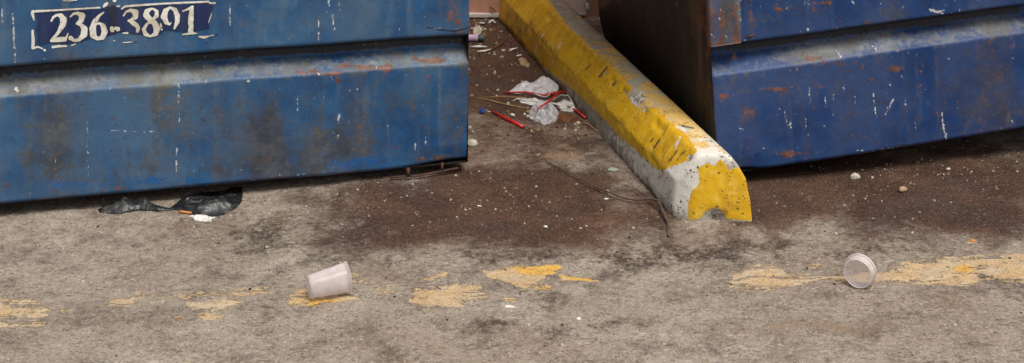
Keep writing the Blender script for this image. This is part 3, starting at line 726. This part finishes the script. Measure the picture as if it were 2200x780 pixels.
# lumps, chipped rims, the broken lower left corner and the notch at the foot of the end
nrm = fbm(s * 9, u * 9, z * 9, seed=51) - .5; nf = fbm(s * 45, u * 45, z * 45, seed=52) - .5
inw = .0022 * nrm + .0010 * nf
chipn = fbm(s * 22, u * 22, z * 22, seed=57)
ridge = np.exp(-((u - .050) / .014) ** 2 - ((z - .142) / .014) ** 2) + np.exp(-((u - .012) / .010) ** 2 - ((z - .08) / .012) ** 2) * .6
inw = inw + .006 * ridge * np.clip((chipn - .48) * 4, 0, 1)
endr = np.exp(-np.clip(s, 0, 1) / .03)
rim = np.exp(-np.clip(s, 0, 1) / .015) * (1 - np.clip((.06 - np.hypot(u - .095, z - .07)) / .02, 0, 1))
cx_, cz_ = .095, .06
du_, dz_ = cx_ - u, cz_ - z; dn = np.hypot(du_, dz_) + 1e-6
u = u + du_ / dn * (inw + .003 * rim * chipn); z = z + np.where(z > .004, dz_ / dn * (inw + .003 * rim * chipn), 0)
lc = np.exp(-(u / .03) ** 2) * np.exp(-(np.clip(s, 0, 1) / .035) ** 2)
s2 = s + .030 * lc + .003 * nf * endr
notch = np.exp(-((u - .098) / .022) ** 2 - (z / .018) ** 2) * (s < .02); s2 = s2 + .014 * notch
basew = np.clip(1 - z / .02, 0, 1) * (u < .05) * (fbm(s * 12, s * 0, seed=66) - .3) * .018
u = u + np.maximum(basew, 0)
sA = stop_pt(u, z, s2)
Wd = np.array(B0)[None, :] + sA[:, None] * np.array(ax)[None, :] + u[:, None] * np.array(pe)[None, :]
Wd[:, 2] = z - .003 * (z < .003)
px, py = project(Wd)
nrow = len(rows)
Fs = grid_faces(nrow, nP, 0, True).tolist()
Fs.append(tuple(range(nP)))
yp = np.clip(.5 + poly_sd(px, py, [(1030, -60), (1064, 30), (1118, 96), (1182, 156), (1240, 200), (1305, 264), (1340, 300), (1374, 330), (1412, 364), (1443, 360), (1502, 336), (1496, 318), (1468, 284), (1440, 262), (1405, 228), (1375, 236), (1350, 210), (1358, 190), (1336, 162), (1280, 112), (1222, 57), (1178, 0), (1140, -60)]) / 14, 0, 1)
ye = np.clip(.5 + poly_sd(px, py, [(1478, 474), (1478, 438), (1487, 410), (1504, 393), (1500, 362), (1518, 349), (1538, 356), (1547, 340), (1558, 350), (1566, 366), (1590, 356), (1609, 390), (1616, 438), (1616, 476), (1562, 470), (1552, 452), (1538, 446), (1518, 452), (1504, 470)]) / 6, 0, 1)
endf = s2 < .022
yel = np.where(endf, ye, yp * (s > .01)); yel = np.where(u > .165, np.where(endf, ye, .45), yel)
white = blobs(px, py, [(1410, 400, 70, 80, .85), (1340, 300, 60, 60, .42), (1540, 335, 60, 26, .8), (1480, 400, 30, 70, .8), (1440, 270, 90, 20, .4), (1370, 215, 30, 25, .6), (1500, 300, 50, 30, .5), (1250, 60, 60, 50, .1)])
white = white + .8 * np.exp(-((u - .176) / .008) ** 2) * (s < .35)
peach = blobs(px, py, [(1320, 130, 60, 40, .6), (1410, 200, 70, 40, .6), (1520, 310, 50, 26, .6), (1240, 60, 40, 30, .35), (1460, 260, 70, 36, .65)]) * (z > .12)
dirt = (1 - .65 * np.clip(yel, 0, 1)) * .0 + .62 * np.exp(-z / .014) * (~endf) + .20 * np.exp(-z / .008) * endf + blobs(px, py, [(1110, 70, 60, 60, .75), (1180, 150, 70, 50, .42), (1260, 210, 50, 40, .22), (1390, 400, 40, 26, .12)]) * (z < .10) + blobs(px, py, [(1380, 420, 30, 40, .2)]) * (z < .05)
dirt = dirt * (1 - .6 * np.clip(yel, 0, 1))
chip = blobs(px, py, [(1372, 212, 18, 20, .75), (1545, 335, 50, 12, .4), (1480, 300, 60, 16, .25), (1480, 390, 18, 50, .45), (1535, 458, 24, 10, .7), (1250, 60, 40, 40, .12), (1590, 350, 20, 14, .3)]) + .36 * ridge * (chipn > .5)
scuff = line_marks(px, py, [(1288, 165, 1306, 142, 2.6), (1318, 182, 1324, 176, 3), (1258, 150, 1272, 138, 1.2), (1405, 318, 1418, 298, 2.4), (1440, 345, 1458, 318, 1.8), (1455, 345, 1470, 322, 1.4), (1425, 340, 1432, 322, 1.2), (1468, 330, 1478, 320, 1.4),
                            (1465, 270, 1490, 276, 2.5), (1475, 340, 1480, 330, 1.2), (1398, 305, 1404, 296, 1.6)]) * 1.1
white = np.maximum(white, 0)
drips = line_marks(px, py, [(1170, 70, 1154, 92, 1.8), (1154, 92, 1146, 132, 1.6), (1206, 92, 1192, 112, 1.8), (1192, 112, 1186, 150, 1.6), (1176, 74, 1178, 84, 1), (1462, 295, 1450, 322, 2.6), (1456, 306, 1452, 316, 4)])
yel = yel - np.where(drips > .5, .9 * drips, 0); white = white + drips
WS = mesh_obj('wheel_stop', Wd - np.array([B0.x, B0.y, 0]), Fs, M_stop, None, True, dict(yellow=yel, white=white, peach=peach, dirt=dirt, chip=chip, scuff=scuff))
WS.location = (B0.x, B0.y, 0)
tag(WS, 'long concrete wheel stop in chipped yellow paint lying between the two dumpsters', 'wheel stop')

# ------------------------------------------------------------------ cups
def lathe(prof, n=56, warp=0.0, seed=0):
    V, Fc = [], []; m = len(prof); rr = random.Random(seed); ph = rr.uniform(0, 6)
    for i, (r, h) in enumerate(prof):
        for k in range(n):
            a = 2 * math.pi * k / n; q = r * (1 + warp * math.sin(2 * a + ph + h * 20))
            V.append((q * math.cos(a), q * math.sin(a), h))
    for i in range(m - 1):
        for k in range(n):
            a, b = i * n + k, i * n + (k + 1) % n
            Fc.append((a, b, b + n, a + n))
    return V, Fc

def lay(V, axis_dir, pos):
    """turn +Z of a lathed shape to axis_dir and set its lowest point on the ground at pos"""
    q = Vector(axis_dir).to_track_quat('Z', 'Y'); return [q @ Vector(v) for v in V]

t = .0009
Lc, rb, rm = .090, .0245, .0320
prof_c = [(0.0005, .004), (rb - .005, .004), (rb - .003, .0015), (rb - .001, 0), (rb, .001)] + [(rb + (rm - rb) * k / 14, .001 + (Lc - .003) * k / 14) for k in range(1, 15)] + \
         [(rm + .0018, Lc - .002), (rm + .0022, Lc - .0005), (rm + .0016, Lc + .001), (rm, Lc + .0006), (rm - t, Lc - .001)] + [(rm - t + (rb - rm) * k / 14, Lc - .001 - (Lc - .008) * k / 14) for k in range(1, 15)] + [(rb - .004, .0055), (.0005, .0055)]
V, Fc = lathe(prof_c, 64, .018, 3)
yw = math.radians(22); tilt = math.asin((rm - rb) / Lc)
V = lay(V, (math.cos(yw) * math.cos(tilt), math.sin(yw) * math.cos(tilt), math.sin(tilt)), None)
mn = min(v.z for v in V); p = on(663, 642); V = [v + Vector((p.x, p.y, p.z - mn)) for v in V]
centre('plastic_cup', V, Fc, M_cup, 'milky white plastic drinking cup lying on its side on the faded yellow line', 'cup')

rb, rm, Lc = .0325, .0342, .020
prof_p = [(.0005, .0016), (rb - .006, .0016), (rb - .0045, .0003), (rb - .001, 0), (rb, .0012)] + [(rb + (rm - rb) * k / 8, .0012 + (Lc - .003) * k / 8) for k in range(1, 9)] + \
         [(rm + .002, Lc - .0012), (rm + .0022, Lc), (rm + .001, Lc + .0006), (rm - .0008, Lc - .001)] + [(rm - .0008 + (rb - rm) * k / 8, Lc - .001 - (Lc - .004) * k / 8) for k in range(1, 9)] + [(rb - .005, .0030), (.0005, .0030)]
V, Fc = lathe(prof_p, 64, .012, 5)
V = [(a, b, c + .0012 * math.sin(a * 160) * math.cos(b * 190) * (1 if math.hypot(a, b) < .024 else 0)) for a, b, c in V]
yw = math.radians(61); tl = math.radians(2)
V = lay(V, (math.cos(yw), math.sin(yw), math.sin(tl)), None)
mn = min(v.z for v in V); p = on(1843, 620); V = [v + Vector((p.x, p.y, p.z - mn - .0005)) for v in V]
PC = centre('portion_cup', V, Fc, M_clear, 'round clear plastic portion cup standing on its edge on the painted line at the right', 'cup')

qd = Vector((math.cos(yw), math.sin(yw), math.sin(tl))).to_track_quat('Z', 'Y')
off = Vector((p.x, p.y, p.z - mn - .0005)) - PC.location
for nm, rr_, hh_, th_ in (('rim', rm + .0018, Lc, .0013), ('base_ring', rb - .0008, .0004, .0011)):
    cpts = [qd @ Vector((rr_ * math.cos(2 * math.pi * k / 56), rr_ * math.sin(2 * math.pi * k / 56), hh_)) + off for k in range(57)]
    V_, F_ = tube(cpts, th_, 6, False); mesh_obj(nm, [tuple(v) for v in V_], F_, M_rim, PC)

# ------------------------------------------------------------------ crumpled things
def crumple(name, poly, h, mat, label, cat, cell=.0025, seed=1, rough=.75, freq=30, group=None, thick=.0, lift=0.0, droop=.02):
    W_ = [gp(a, b) for a, b in poly]; wp = [(v.x, v.y) for v in W_]
    x0, x1 = min(v.x for v in W_), max(v.x for v in W_); y0, y1 = min(v.y for v in W_), max(v.y for v in W_)
    xs, ys = np.arange(x0 - cell, x1 + cell * 2, cell), np.arange(y0 - cell, y1 + cell * 2, cell)
    Xg, Yg = np.meshgrid(xs, ys, indexing='ij'); xf, yf = Xg.ravel(), Yg.ravel()
    sd = poly_sd(xf, yf, wp)
    env = np.clip(sd / droop, 0, 1) ** .6
    wx, wy2 = xf + (fbm(xf * freq, yf * freq, seed=seed + 7) - .5) * .04, yf + (fbm(xf * freq, yf * freq, seed=seed + 8) - .5) * .04
    ca, sa = math.cos(seed * 1.7), math.sin(seed * 1.7)
    ux, uy = wx * ca - wy2 * sa, (wx * sa + wy2 * ca) * .45          # folds run along one direction
    rd = 1 - np.abs(fbm(ux * freq, uy * freq, seed=seed, o=2) * 2 - 1) * 3.0
    rd2 = 1 - np.abs(fbm(wx * freq * 2.2, wy2 * freq * 2.2, seed=seed + 3, o=2) * 2 - 1) * 3.0
    hh = env * h * ((1 - rough) + rough * (rd * .8 + rd2 * .2))
    base = np.array([gz(a, b) for a, b in zip(xf, yf)])
    z = base + np.maximum(hh, .0006) + lift
    ok = (sd > -cell * .3).reshape(len(xs), len(ys))
    kf = ok[:-1, :-1] & ok[1:, :-1] & ok[1:, 1:] & ok[:-1, 1:]
    gf = grid_faces(len(xs), len(ys))[kf.ravel()]; us = np.unique(gf); rm_ = -np.ones(len(xf), int); rm_[us] = np.arange(len(us))
    # pull the rim in and out so the outline is not stepped
    jx = (fbm(xf * 90, yf * 90, seed=seed + 11) - .5) * cell * 1.5; jy = (fbm(xf * 90, yf * 90, seed=seed + 12) - .5) * cell * 1.5
    V = np.stack([xf + jx, yf + jy, z], 1)[us]; f = rm_[gf]
    n = len(V); V2 = V.copy(); V2[:, 2] = np.maximum(V2[:, 2] - .0008, base[us] + .0001)
    ff = f.tolist() + (f[:, ::-1] + n).tolist()
    e = {}
    for q in f.tolist():
        for i in range(4):
            k = (q[i], q[(i + 1) % 4]); e[k] = 1
    for (a, b) in e:
        if (b, a) not in e: ff.append([b, a, a + n, b + n])
    return centre(name, np.concatenate([V, V2]), ff, mat, label, cat, group)

BL = 'crumpled black plastic bag sticking out from under the left dumpster'
o = crumple('plastic_bag', [(208, 446), (232, 436), (262, 430), (310, 428), (345, 440), (365, 442), (395, 420), (430, 408), (480, 405), (500, 396), (523, 400), (520, 430), (505, 448), (470, 462), (430, 462), (395, 452), (372, 448), (340, 452), (300, 449), (258, 455), (215, 452)],
            .036, M_bag, BL, 'plastic bag', .0022, 23, .9, 9, droop=.05)
crumple('paper_scrap', [(405, 460), (430, 458), (466, 464), (445, 474), (420, 470)], .006, M_white, 'white scrap of film at the lower edge of the black bag', 'scrap', .002, 33, .6, 60, droop=.008)
V, Fc = tube([on(386, 454, .004), on(412, 457, .004)], [.0045, .0035], 8, True, .6); centre('wood_splinter', V, Fc, M_orange, 'short orange wood splinter beside the black bag', 'splinter')
V, Fc = tube([on(222, 440, .001), on(222, 440, .024)], [.0018, .0022], 6); centre('thin_rod', V, Fc, M_rust, 'short rusty rod standing at the left end of the black bag', 'rod')

crumple('plastic_film', [(1092, 200), (1108, 188), (1120, 178), (1145, 178), (1158, 168), (1180, 166), (1196, 178), (1203, 186), (1195, 198), (1170, 206), (1120, 203)],
        .020, M_film, 'torn white translucent plastic film lying highest in the litter pile against the wheel stop', 'plastic film', .0018, 44, .7, 26, droop=.025)
crumple('crushed_cup', [(1136, 240), (1150, 228), (1170, 224), (1190, 232), (1202, 246), (1196, 260), (1175, 270), (1150, 264), (1138, 254)],
        .032, M_glassy, 'crushed clear plastic cup in the front of the litter pile', 'cup', .0020, 55, .75, 55, droop=.02)
crumple('paper_scrap', [(1112, 214), (1140, 210), (1168, 216), (1176, 226), (1148, 228), (1120, 222)], .010, M_white, 'flat torn white paper under the plastic knife in the litter pile', 'scrap', .0018, 61, .7, 40, droop=.012)
crumple('paper_scrap', [(1196, 222), (1214, 214), (1232, 224), (1240, 238), (1222, 242), (1204, 236)], .014, M_white, 'white torn paper between the knife and the foot of the wheel stop', 'scrap', .0018, 62, .7, 45, droop=.012)
crumple('dry_leaf', [(1192, 246), (1222, 244), (1250, 256), (1258, 268), (1226, 266), (1200, 258)], .008, M_leaf, 'flat brown leaf right of the crushed cup, under a tan stalk', 'leaf', .0018, 63, .7, 45, droop=.010)
crumple('paper_scrap', [(1016, 60), (1030, 56), (1038, 66), (1030, 76), (1016, 74)], .012, M_stone, 'dusty pale scrap behind the lilac bottle, beside the left dumpster', 'scrap', .002, 64, .7, 45, droop=.012)
crumple('paper_scrap', [(1112, 126), (1124, 124), (1140, 138), (1136, 146), (1118, 138)], .008, M_stone2, 'dull brownish scrap lying against the wheel stop in the rear gap', 'scrap', .002, 65, .7, 45, droop=.012)
# ring of a clear lid
def ring(px, py, rx, tiltv, mat, r=.0016, lift=.012, sq=.9):
    c = on(px, py, lift); pts = []
    for k in range(29):
        a = 2 * math.pi * k / 28; pts.append(c + Vector((rx * math.cos(a), rx * sq * math.sin(a), math.sin(a) * tiltv - math.cos(a) * .007)))
    return tube(pts, r, 6, False)
V, Fc = ring(1163, 206, .026, .010, None, .0017, .018)
centre('clear_lid', V, Fc, M_film, 'clear round lid rim resting on the red strip below the white film', 'lid')
V, Fc = ring(1170, 256, .022, .004, None, .0014, .006); 
centre('cup_rim', V, Fc, M_film, 'thin clear plastic rim lying around the crushed cup', 'cup rim')

def strip(name, pts, wid, mat, label, cat, flat=.35, group=None, n=8):
    V, Fc = tube([on(a, b, l) for a, b, l in pts], wid, n, True, flat)
    return centre(name, V, Fc, mat, label, cat, group)
G = 'red plastic pieces in the litter'
strip('red_straw', [(1082, 203, .005), (1130, 204, .007), (1165, 208, .008), (1212, 204, .010)], [.0028, .0044, .0052, .0058], M_red, 'long red strip lying level under the white film', 'strip', .6, G)
strip('red_straw', [(1058, 241, .004), (1090, 258, .0045), (1124, 276, .005)], [.0048, .0054, .0058], M_red, 'thick red straw lying apart to the left, next to the blue cap', 'straw', .9, G)
strip('red_straw', [(1154, 256, .030), (1182, 238, .032), (1206, 212, .026)], [.0026, .0032, .0036], M_red, 'thin red straw leaning across the crushed clear cup', 'straw', .8, G)
strip('red_straw', [(1212, 226, .004), (1236, 240, .006), (1258, 256, .004)], [.0030, .0040, .0046], M_red, 'short red strip squeezed against the foot of the wheel stop', 'strip', .6, G)
# plastic knife
V, Fc = tube([on(1102, 219, .004), on(1112, 216, .007), on(1140, 222, .010), on(1180, 229, .014), on(1205, 236, .016), on(1230, 235, .012)], [.0015, .0034, .0030, .0032, .0060, .0018], 8, True, .45)
centre('plastic_knife', V, Fc, M_white, 'white plastic knife lying across the middle of the litter pile', 'knife')
strip('paper_strip', [(1180, 226, .013), (1205, 214, .016), (1222, 212, .010), (1232, 226, .004)], [.002, .0028, .0026, .002], M_white, 'bent white plastic strip touching the wheel stop', 'strip', .4)
GS = 'dry stalks in the litter'
strip('dry_stalk', [(1010, 210, .002), (1050, 217, .004), (1090, 227, .004), (1135, 233, .003)], [.0010, .0014, .0016, .0018], M_straw, 'long tan stalk running from the left dumpster to the crushed cup', 'stalk', 1, GS)
strip('dry_stalk', [(1030, 212, .002), (1075, 210, .004), (1130, 212, .003)], [.0008, .0013, .0014], M_straw, 'thin faint stalk lying just above the longer stalk', 'stalk', 1, GS)
strip('dry_stalk', [(1196, 248, .003), (1222, 256, .004), (1252, 258, .003)], [.0012, .0022, .0016], M_straw, 'tan stalk right of the crushed cup', 'stalk', .6, GS)
strip('dry_stalk', [(1225, 262, .003), (1262, 268, .004), (1288, 286, .002)], [.0012, .0020, .0014], M_straw, 'brown stalk along the foot of the wheel stop', 'stalk', .6, GS)
# bottle cap with a stub
def blob_mesh(px, py, rx, ry, rz, seed, jag=.25, sub=2, lift=0.0, rot=0.0, face=False):
    bm = bmesh.new(); bmesh.ops.create_icosphere(bm, subdivisions=sub, radius=1)
    p = on(px, py); rr = random.Random(seed); off = [rr.uniform(0, 90) for _ in range(3)]
    A = np.array([tuple(v.co) for v in bm.verts]); q = fbm(A[:, 0] * 1.6 + off[0], A[:, 1] * 1.6 + off[1], A[:, 2] * 1.6 + off[2], seed=seed, o=3)
    A = A * (1 + (q - .5) * 2 * jag)[:, None]
    A = A * np.array([rx, ry, rz]); A[:, 2] = np.maximum(A[:, 2], -rz * .55)
    c, s = math.cos(rot), math.sin(rot); A[:, 0], A[:, 1] = A[:, 0] * c - A[:, 1] * s, A[:, 0] * s + A[:, 1] * c
    A = A + np.array([p.x, p.y, p.z + rz * .5 + lift]); Fc = [tuple(v.index for v in f.verts) for f in bm.faces]; bm.free()
    return A, Fc
V, Fc = lathe([(.0004, .006), (.007, .006), (.0082, .0052), (.0086, 0), (.0078, 0), (.0072, .0044), (.0004, .0046)], 22)
q = Vector((-.35, -.5, .75)).to_track_quat('Z', 'Y'); V = [q @ Vector(v) for v in V]; mn = min(v.z for v in V); p = on(1036, 241); V = [v + Vector((p.x, p.y, p.z - mn)) for v in V]
centre('bottle_cap', V, Fc, M_bluecap, 'small dark blue bottle cap left of the thick red straw', 'cap')
strip('paper_strip', [(1044, 238, .003), (1058, 241, .003)], .0014, M_white, 'tiny white stub between the blue cap and the red straw', 'scrap')

# twig beside the wheel stop: stem and side shoot in one piece
stem = [on(1172, 345, .003), on(1200, 362, .006), on(1235, 380, .010), on(1262, 396, .010), on(1300, 413, .009), on(1340, 428, .010), on(1370, 435, .011), on(1396, 433, .014), on(1415, 443, .016), on(1425, 465, .012), on(1436, 485, .005), on(1436, 508, .003)]
V, Fc = tube(stem, [.0012, .0016, .0018, .002, .0022, .0023, .0025, .0028, .0032, .0035, .0037, .0038], 8)
sh = [on(1342, 398, .006), on(1365, 410, .010), on(1385, 423, .013), on(1402, 434, .015)]
V2, F2 = tube(sh, [.0008, .0012, .0014, .0017], 6); n = len(V)
sh2 = [on(1398, 437, .013), on(1412, 449, .006), on(1420, 457, .003)]
V3, F3 = tube(sh2, [.0016, .0012, .0007], 6); m = n + len(V2)
centre('twig', V + V2 + V3, Fc + [tuple(i + n for i in f) for f in F2] + [tuple(i + m for i in f) for f in F3], M_twig, 'dark forked twig on the ground beside the near end of the wheel stop', 'twig')

# ------------------------------------------------------------------ stones and scraps one can point to
ST = 'loose stones on the asphalt'
stones = [
 ((1014, 310), (.016, .015, .011), M_stone, 'pale rounded stone half hidden behind the corner of the left dumpster'),
 ((1838, 380), (.0135, .011, .009), M_stone, 'largest tan stone in front of the right dumpster'),
 ((1940, 408), (.013, .009, .007), M_stone2, 'flat tan stone a little nearer than the largest one, right of the wheel stop'),
 ((1150, 248), (.006, .004, .004), M_white, None), ((1020, 48), (.01, .01, .008), M_stone2, None)]
for i, ((a, b), r3, mt, lb) in enumerate(stones[:3]):
    V, Fc = blob_mesh(a, b, *r3, seed=70 + i, jag=.35, sub=3, rot=.3 * i); centre('stone', V, Fc, mt, lb, 'stone', ST)
V, Fc = blob_mesh(1317, 364, .016, .008, .006, seed=91, jag=.4, sub=3, rot=.1); centre('glass_shard', V, Fc, plastic('pale_green_glass', srgb(176, 186, 170), .75, .3, .2), 'pale greenish glass shard on the brown stain left of the wheel stop', 'shard')
scr = [
 (1095, 657, .013, .005, .0025, M_white, 'flat white chip below the large yellow paint patch', 'chip'),
 (1243, 683, .006, .005, .004, M_white, 'single small white lump low in the middle foreground', 'lump'),
 (382, 680, .010, .003, .003, M_straw, 'small curled cigarette stub on the faded line at the left', 'stub'),
 (1030, 439, .007, .0022, .0018, M_white, 'tiny white sliver on the brown stain in front of the left dumpster', 'sliver'),
 (1302, 422, .007, .003, .002, M_white, 'small cream chip beside the long twig', 'chip'),
 (1172, 485, .005, .003, .003, M_white, 'small white crumb at the front of the brown stain', 'crumb'),
 (1102, 248, .007, .004, .005, M_white, 'square white crumb above the thick red straw', 'crumb'),
 (1127, 246, .004, .003, .004, M_white, 'small white crumb left of the crushed cup', 'crumb'),
 (1134, 240, .006, .004, .005, M_stone2, 'peach coloured crumb touching the crushed cup', 'crumb'),
 (1134, 252, .006, .004, .005, M_stone, 'pinkish crumb just below the peach coloured one', 'crumb'),
 (1243, 266, .006, .004, .005, M_white, 'cream crumb on the brown litter by the wheel stop', 'crumb'),
 (1156, 280, .005, .003, .003, M_stone2, 'tan crumb in front of the crushed cup', 'crumb'),
 (2090, 518, .006, .004, .003, M_orange, 'orange paint chip on the dark ground at the right', 'chip'),
 (2038, 364, .007, .004, .004, M_stone, 'small pale stone in the shade of the right dumpster', 'stone'),
 (1040, 76, .006, .004, .004, M_stone2, 'small tan crumb behind the green and white cylinder', 'crumb'),
 (1081, 109, .007, .004, .004, M_white, 'small white lump between the long scraps in the rear gap', 'lump')]
for i, (a, b, rx, ry, rz, mt, lb, ct) in enumerate(scr):
    V, Fc = blob_mesh(a, b, rx, ry, rz, seed=120 + i, jag=.5, sub=2, rot=R.uniform(-.5, .5)); centre(ct if ct != 'chip' else 'paint_chip', V, Fc, mt, lb, ct)

# rear of the gap
RS = 'white scraps in the rear gap'
root = empty('small_bottle', Matrix.Translation(on(1012, 90, .012)))
tag(root, 'lilac and green plastic cylinder lying at the edge of the left dumpster', 'bottle')
def cyl(name, x0, x1, r, mat):
    V, Fc = tube([(x0, 0, 0), (x0 + .001, 0, 0), (x1 - .001, 0, 0), (x1, 0, 0)], [r * .9, r, r, r * .9], 16); mesh_obj(name, [tuple(v) for v in V], Fc, mat, root)
cyl('label_band', -.03, .024, .011, M_lilac); cyl('cap', .0242, .044, .0115, M_green)
strip('paper_scrap', [(1010, 101, .003), (1030, 102, .006), (1046, 101, .003)], [.003, .008, .003], M_white, 'thick white scrap just in front of the lilac bottle', 'scrap', .5, RS)
strip('paper_scrap', [(1024, 110, .003), (1042, 110, .006), (1056, 105, .003)], [.003, .006, .0015], M_white, 'second white scrap, joined by eye to a brown stalk, nearer than the thick one', 'scrap', .5, RS)
strip('paper_scrap', [(1094, 110, .003), (1102, 108, .005), (1111, 105, .003)], [.0035, .004, .003], M_white, 'slim white scrap near the foot of the wheel stop in the rear gap', 'scrap', .6, RS)
strip('paper_scrap', [(1110, 121, .003), (1120, 119, .004)], [.0045, .003], M_white, 'small white scrap closest to the wheel stop, nearer than the slim one', 'scrap', .6, RS)
strip('dry_stalk', [(1054, 107, .002), (1072, 100, .006), (1092, 86, .004)], [.002, .0035, .0015], M_leaf, 'brown curled stalk behind the white scraps in the rear gap', 'stalk', .5, GS)
strip('paper_scrap', [(1028, 50, .003), (1040, 54, .006)], [.004, .005], M_white, 'pale scrap by the skirting, left one of the pair', 'scrap', .6, RS)
strip('paper_scrap', [(1050, 52, .003), (1058, 49, .010), (1064, 52, .003)], [.004, .005, .004], M_white, 'pale scrap by the skirting, right one of the pair', 'scrap', .6, RS)
V, Fc = tube([(-.012, 0, .018), (.0, -.004, .012), (.006, -.002, .004), (.016, -.003, .0)], [.004, .007, .005, .002], 8, True, .4)
o = mesh_obj('dry_leaf', [tuple(v) for v in V], Fc, M_leaf); o.location = (-.066, 5.73, .020); tag(o, 'brown curled leaf stuck to the salmon wall above the white skirting', 'leaf')
V, Fc = blob_mesh(1262, 46, .008, .006, .016, seed=301, jag=.4, sub=3, lift=.02); V[:, 2] += .02
centre('plastic_wad', V, Fc, M_film, 'pale plastic wad caught between wheel stop and right dumpster at the wall', 'wad')

# ------------------------------------------------------------------ loose litter nobody could count
def scatter(name, pts, size, mats, seed, flat=.5, tris=True):
    rr = random.Random(seed); V, Fc, mi = [], [], []
    for (a, b) in pts:
        p = on(a, b); r = size(rr); base = len(V); k = rr.choice([4, 5, 6]); ph = rr.uniform(0, 6); st = rr.uniform(.5, 1.0)
        for j in range(k):
            an = ph + 2 * math.pi * j / k; q = r * rr.uniform(.7, 1.2); V.append((p.x + q * math.cos(an), p.y + q * st * math.sin(an), p.z - .0005))
        for j in range(k):
            an = ph + 2 * math.pi * j / k; q = r * rr.uniform(.4, .8); V.append((p.x + q * math.cos(an), p.y + q * st * math.sin(an), p.z + r * flat * rr.uniform(.8, 1.5)))
        for j in range(k): Fc.append((base + j, base + (j + 1) % k, base + k + (j + 1) % k, base + k + j))
        Fc.append(tuple(base + k + j for j in range(k)))
        mi += [rr.randrange(len(mats))] * (k + 1)
    o = mesh_obj(name, V, Fc, mats, None, False, None, mi); tag(o, kind='stuff'); return o

M_grit = simple('grit_grain', srgb(150, 136, 118), srgb(112, 98, 84), 200, .85)
M_gritd = simple('dark_grit_grain', srgb(70, 58, 50), srgb(46, 38, 34), 200, .85)
pts = []
for k in range(12000):
    a, b = R.uniform(-20, 2220), R.uniform(30, 790)
    w = .16
    for cx, cy, rx, ry, q in [(1000, 430, 330, 90, .5), (1150, 120, 140, 160, .6), (1230, 280, 60, 20, .8), (1420, 550, 170, 36, .9), (2020, 360, 200, 45, .9), (1900, 420, 300, 80, .4), (1230, 570, 80, 25, .5), (700, 480, 200, 60, .35), (1140, 630, 60, 20, .8), (1250, 700, 80, 18, .5)]:
        w += q * math.exp(-((a - cx) / rx) ** 2 - ((b - cy) / ry) ** 2)
    if R.random() < w: pts.append((a, b))
g1 = scatter('gravel', pts, lambda r: r.choice([.0011, .0013, .0016, .0019, .0024, .0032, .0015, .0012, .0042]), [M_grit, M_grit, M_stone, M_gritd, M_stone2], 5)
g1['label'] = 'fine grit and sand grains strewn over the asphalt'; g1['category'] = 'grit'
pts = []
while len(pts) < 230:
    a, b = R.uniform(1005, 1290), R.uniform(40, 300)
    edge = 1117 + .905 * (b - 105)
    if a > edge - 4: continue
    if R.random() < (.9 if b < 75 else .25 if b < 130 else .9 * math.exp(-((a - edge + 30) / 35) ** 2 - ((b - 278) / 16) ** 2) + .08): pts.append((a, b))
g2 = scatter('leaf_litter', pts, lambda r: r.uniform(.002, .007), [M_leaf, M_leaf, M_twig, M_stone2, M_stone], 6, .6)
g2['label'] = 'brown leaf crumbs and shreds gathered at the wall and along the wheel stop'; g2['category'] = 'leaf litter'
